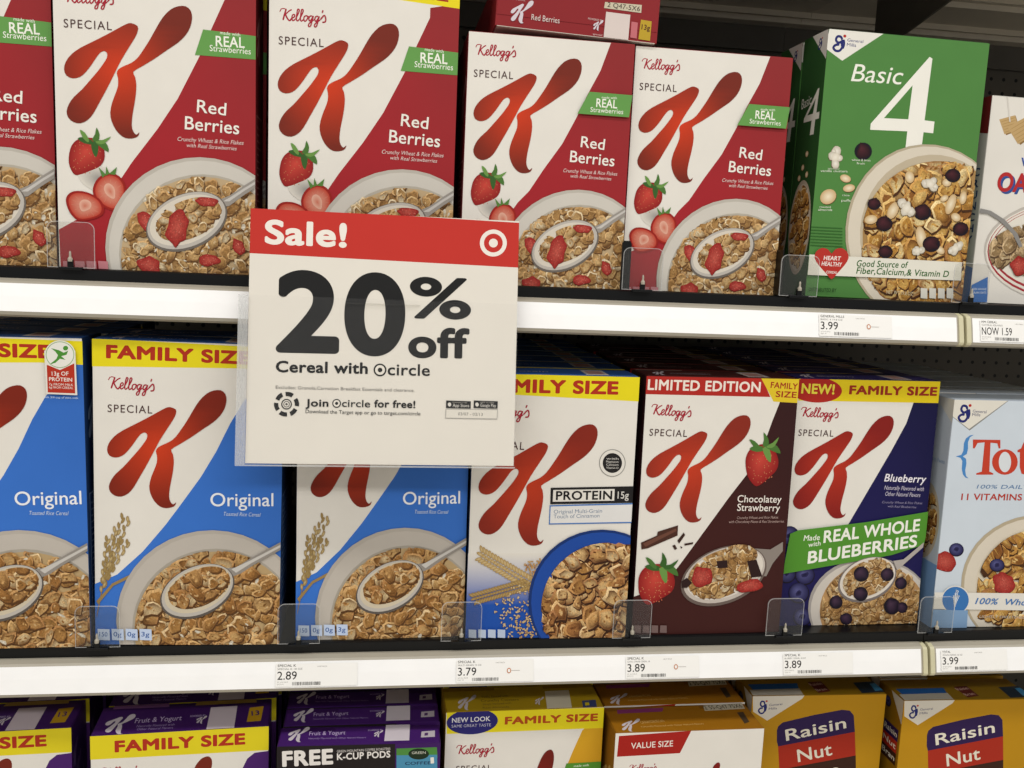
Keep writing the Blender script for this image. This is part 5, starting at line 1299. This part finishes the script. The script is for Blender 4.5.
# lowest shelf, only the heads of the boxes in view
def low(key, x, y, ztop, yaw, label, group=None): return place(key, x, y, ZB, 0, yaw, label, group=group)
low('purp', -.3119, -.0125, -.108, 3.2, 'purple fruit and yogurt cereal box with a yellow family size band, second from the left')
low('purp', -.537, -.002, -.108, 3.2, 'purple cereal box with a yellow band, cut off by the left edge')
low('pod', -.1016, -.0273, -.120, -1.06, 'purple cereal box with a black free coffee pods panel')
low('yel', .0978, .0096, -.103, .93, 'yellow and white cereal box with a dark blue new look oval')
low('val', .3055, -.0218, -.120, .08, 'orange cereal box with white front and red value size tag')
low('rai', .5080, .0400, -.108, -1.2, 'yellow raisin and nut cereal box beside the value size box')
low('rai', .7109, .0156, -.108, -1.38, 'yellow raisin and nut cereal box at the right edge of the lowest shelf')
g = 'boxes standing behind the front row on the lowest shelf'
for k, x, y0, dd, zt, lab, n in (('purp', -.3105, .0595, .0712, -.108, 'purple box second from the left', 3), ('purp', -.5375, .0700, .0712, -.108, 'leftmost purple box', 3), ('pod', -.0990, .019, .0455, -.120, 'free coffee pods box', 5),
                     ('yel', .0990, .083, .068, -.103, 'yellow new look box', 3), ('val', .3080, .048, .068, -.120, 'value size box', 3), ('rai', .5125, .107, .064, -.108, 'first yellow raisin box', 3), ('rai', .714, .081, .064, -.108, 'rightmost yellow raisin box', 3)):
    for i in range(n):
        low(k, x, y0 + i * dd, zt, 3.2 if k == 'purp' else 0, 'cereal box %s behind the %s' % (('directly', 'second', 'third', 'fourth', 'fifth', 'sixth')[i], lab), group=g)

# ------------------------------------------------------------------ sale sign in a clear sleeve hung from the upper rail
S0 = Vector((-.132316, -.078, .2285)); SU_ = Vector((1, 0, .000657)); SV_ = Vector((-.00065, .133756, .991014))
M_FOLD = clear('milky_fold', (.95, .95, .95), .30, .3)
root = empty('sale_sign', S0); tag(root, 'large red and white sale sign reading 20% off cereal, hung from the upper shelf rail', 'sign')
parts = {}
SWm, SHm = 287.0, 269.5
F = Face((0, 0, 0), SU_, SV_, SWm, SHm, parts)
fr = {'print': parts.setdefault('sheet', dict(v=[], f=[], c=[], m=[]))}
d = parts['sheet']; n = F.n
q = [(0, 0), (SWm, 0), (SWm, SHm), (0, SHm)]
add_solid(d, [SU_ * (x / 1000) + SV_ * (y / 1000) + n * t for t in (-.0004, 0) for x, y in q], BOXF, '#e4ded2')
F.z = .00002
for c in ART['sale']:
    c = list(c); c[1] = 'sheet' if c[0] == 'P' else 'lettering'
    F.run([c])
for k in parts: link(k, part_mesh(k, parts[k], (M_PAPER, M_PAPER)), root)
# sleeve: clear front and back sheets, wider than the paper at the left
def sheet(name, x0, x1, y0, y1, off, th, mat_):
    m = MB(); V = [SU_ * (x / 1000) + SV_ * (y / 1000) + n * t for t in (off, off + th) for x, y in ((x0, y0), (x1, y0), (x1, y1), (x0, y1))]
    i = 0; m.v = [tuple(v) for v in V]
    for f in BOXF: m.f.append(f); m.mi.append(m.m(mat_))
    return m.build(name, root)
sheet('sleeve_front', -10, SWm + 1.0, -1.0, 178, .0020, .0005, M_SLEEVE)
sheet('sleeve_back', -10, SWm + 1.0, -1.0, 178, -.0030, .0006, M_SLEEVE)
sheet('sleeve_edge', -10.2, 0, -1.2, 178, .0026, .0004, M_FOLD)
sheet('sleeve_edge', -10, SWm + 1.0, -2.6, -1.0, .0026, .0004, M_FOLD)
m = MB()   # hook that grips the rail
m.extrude_x([(.019, .172), (.0425, .172), (.0425, .1445), (.0415, .1445), (.0415, .171), (.019, .171)], .10, .18, M_CLEAR)
m.build('hook', root)
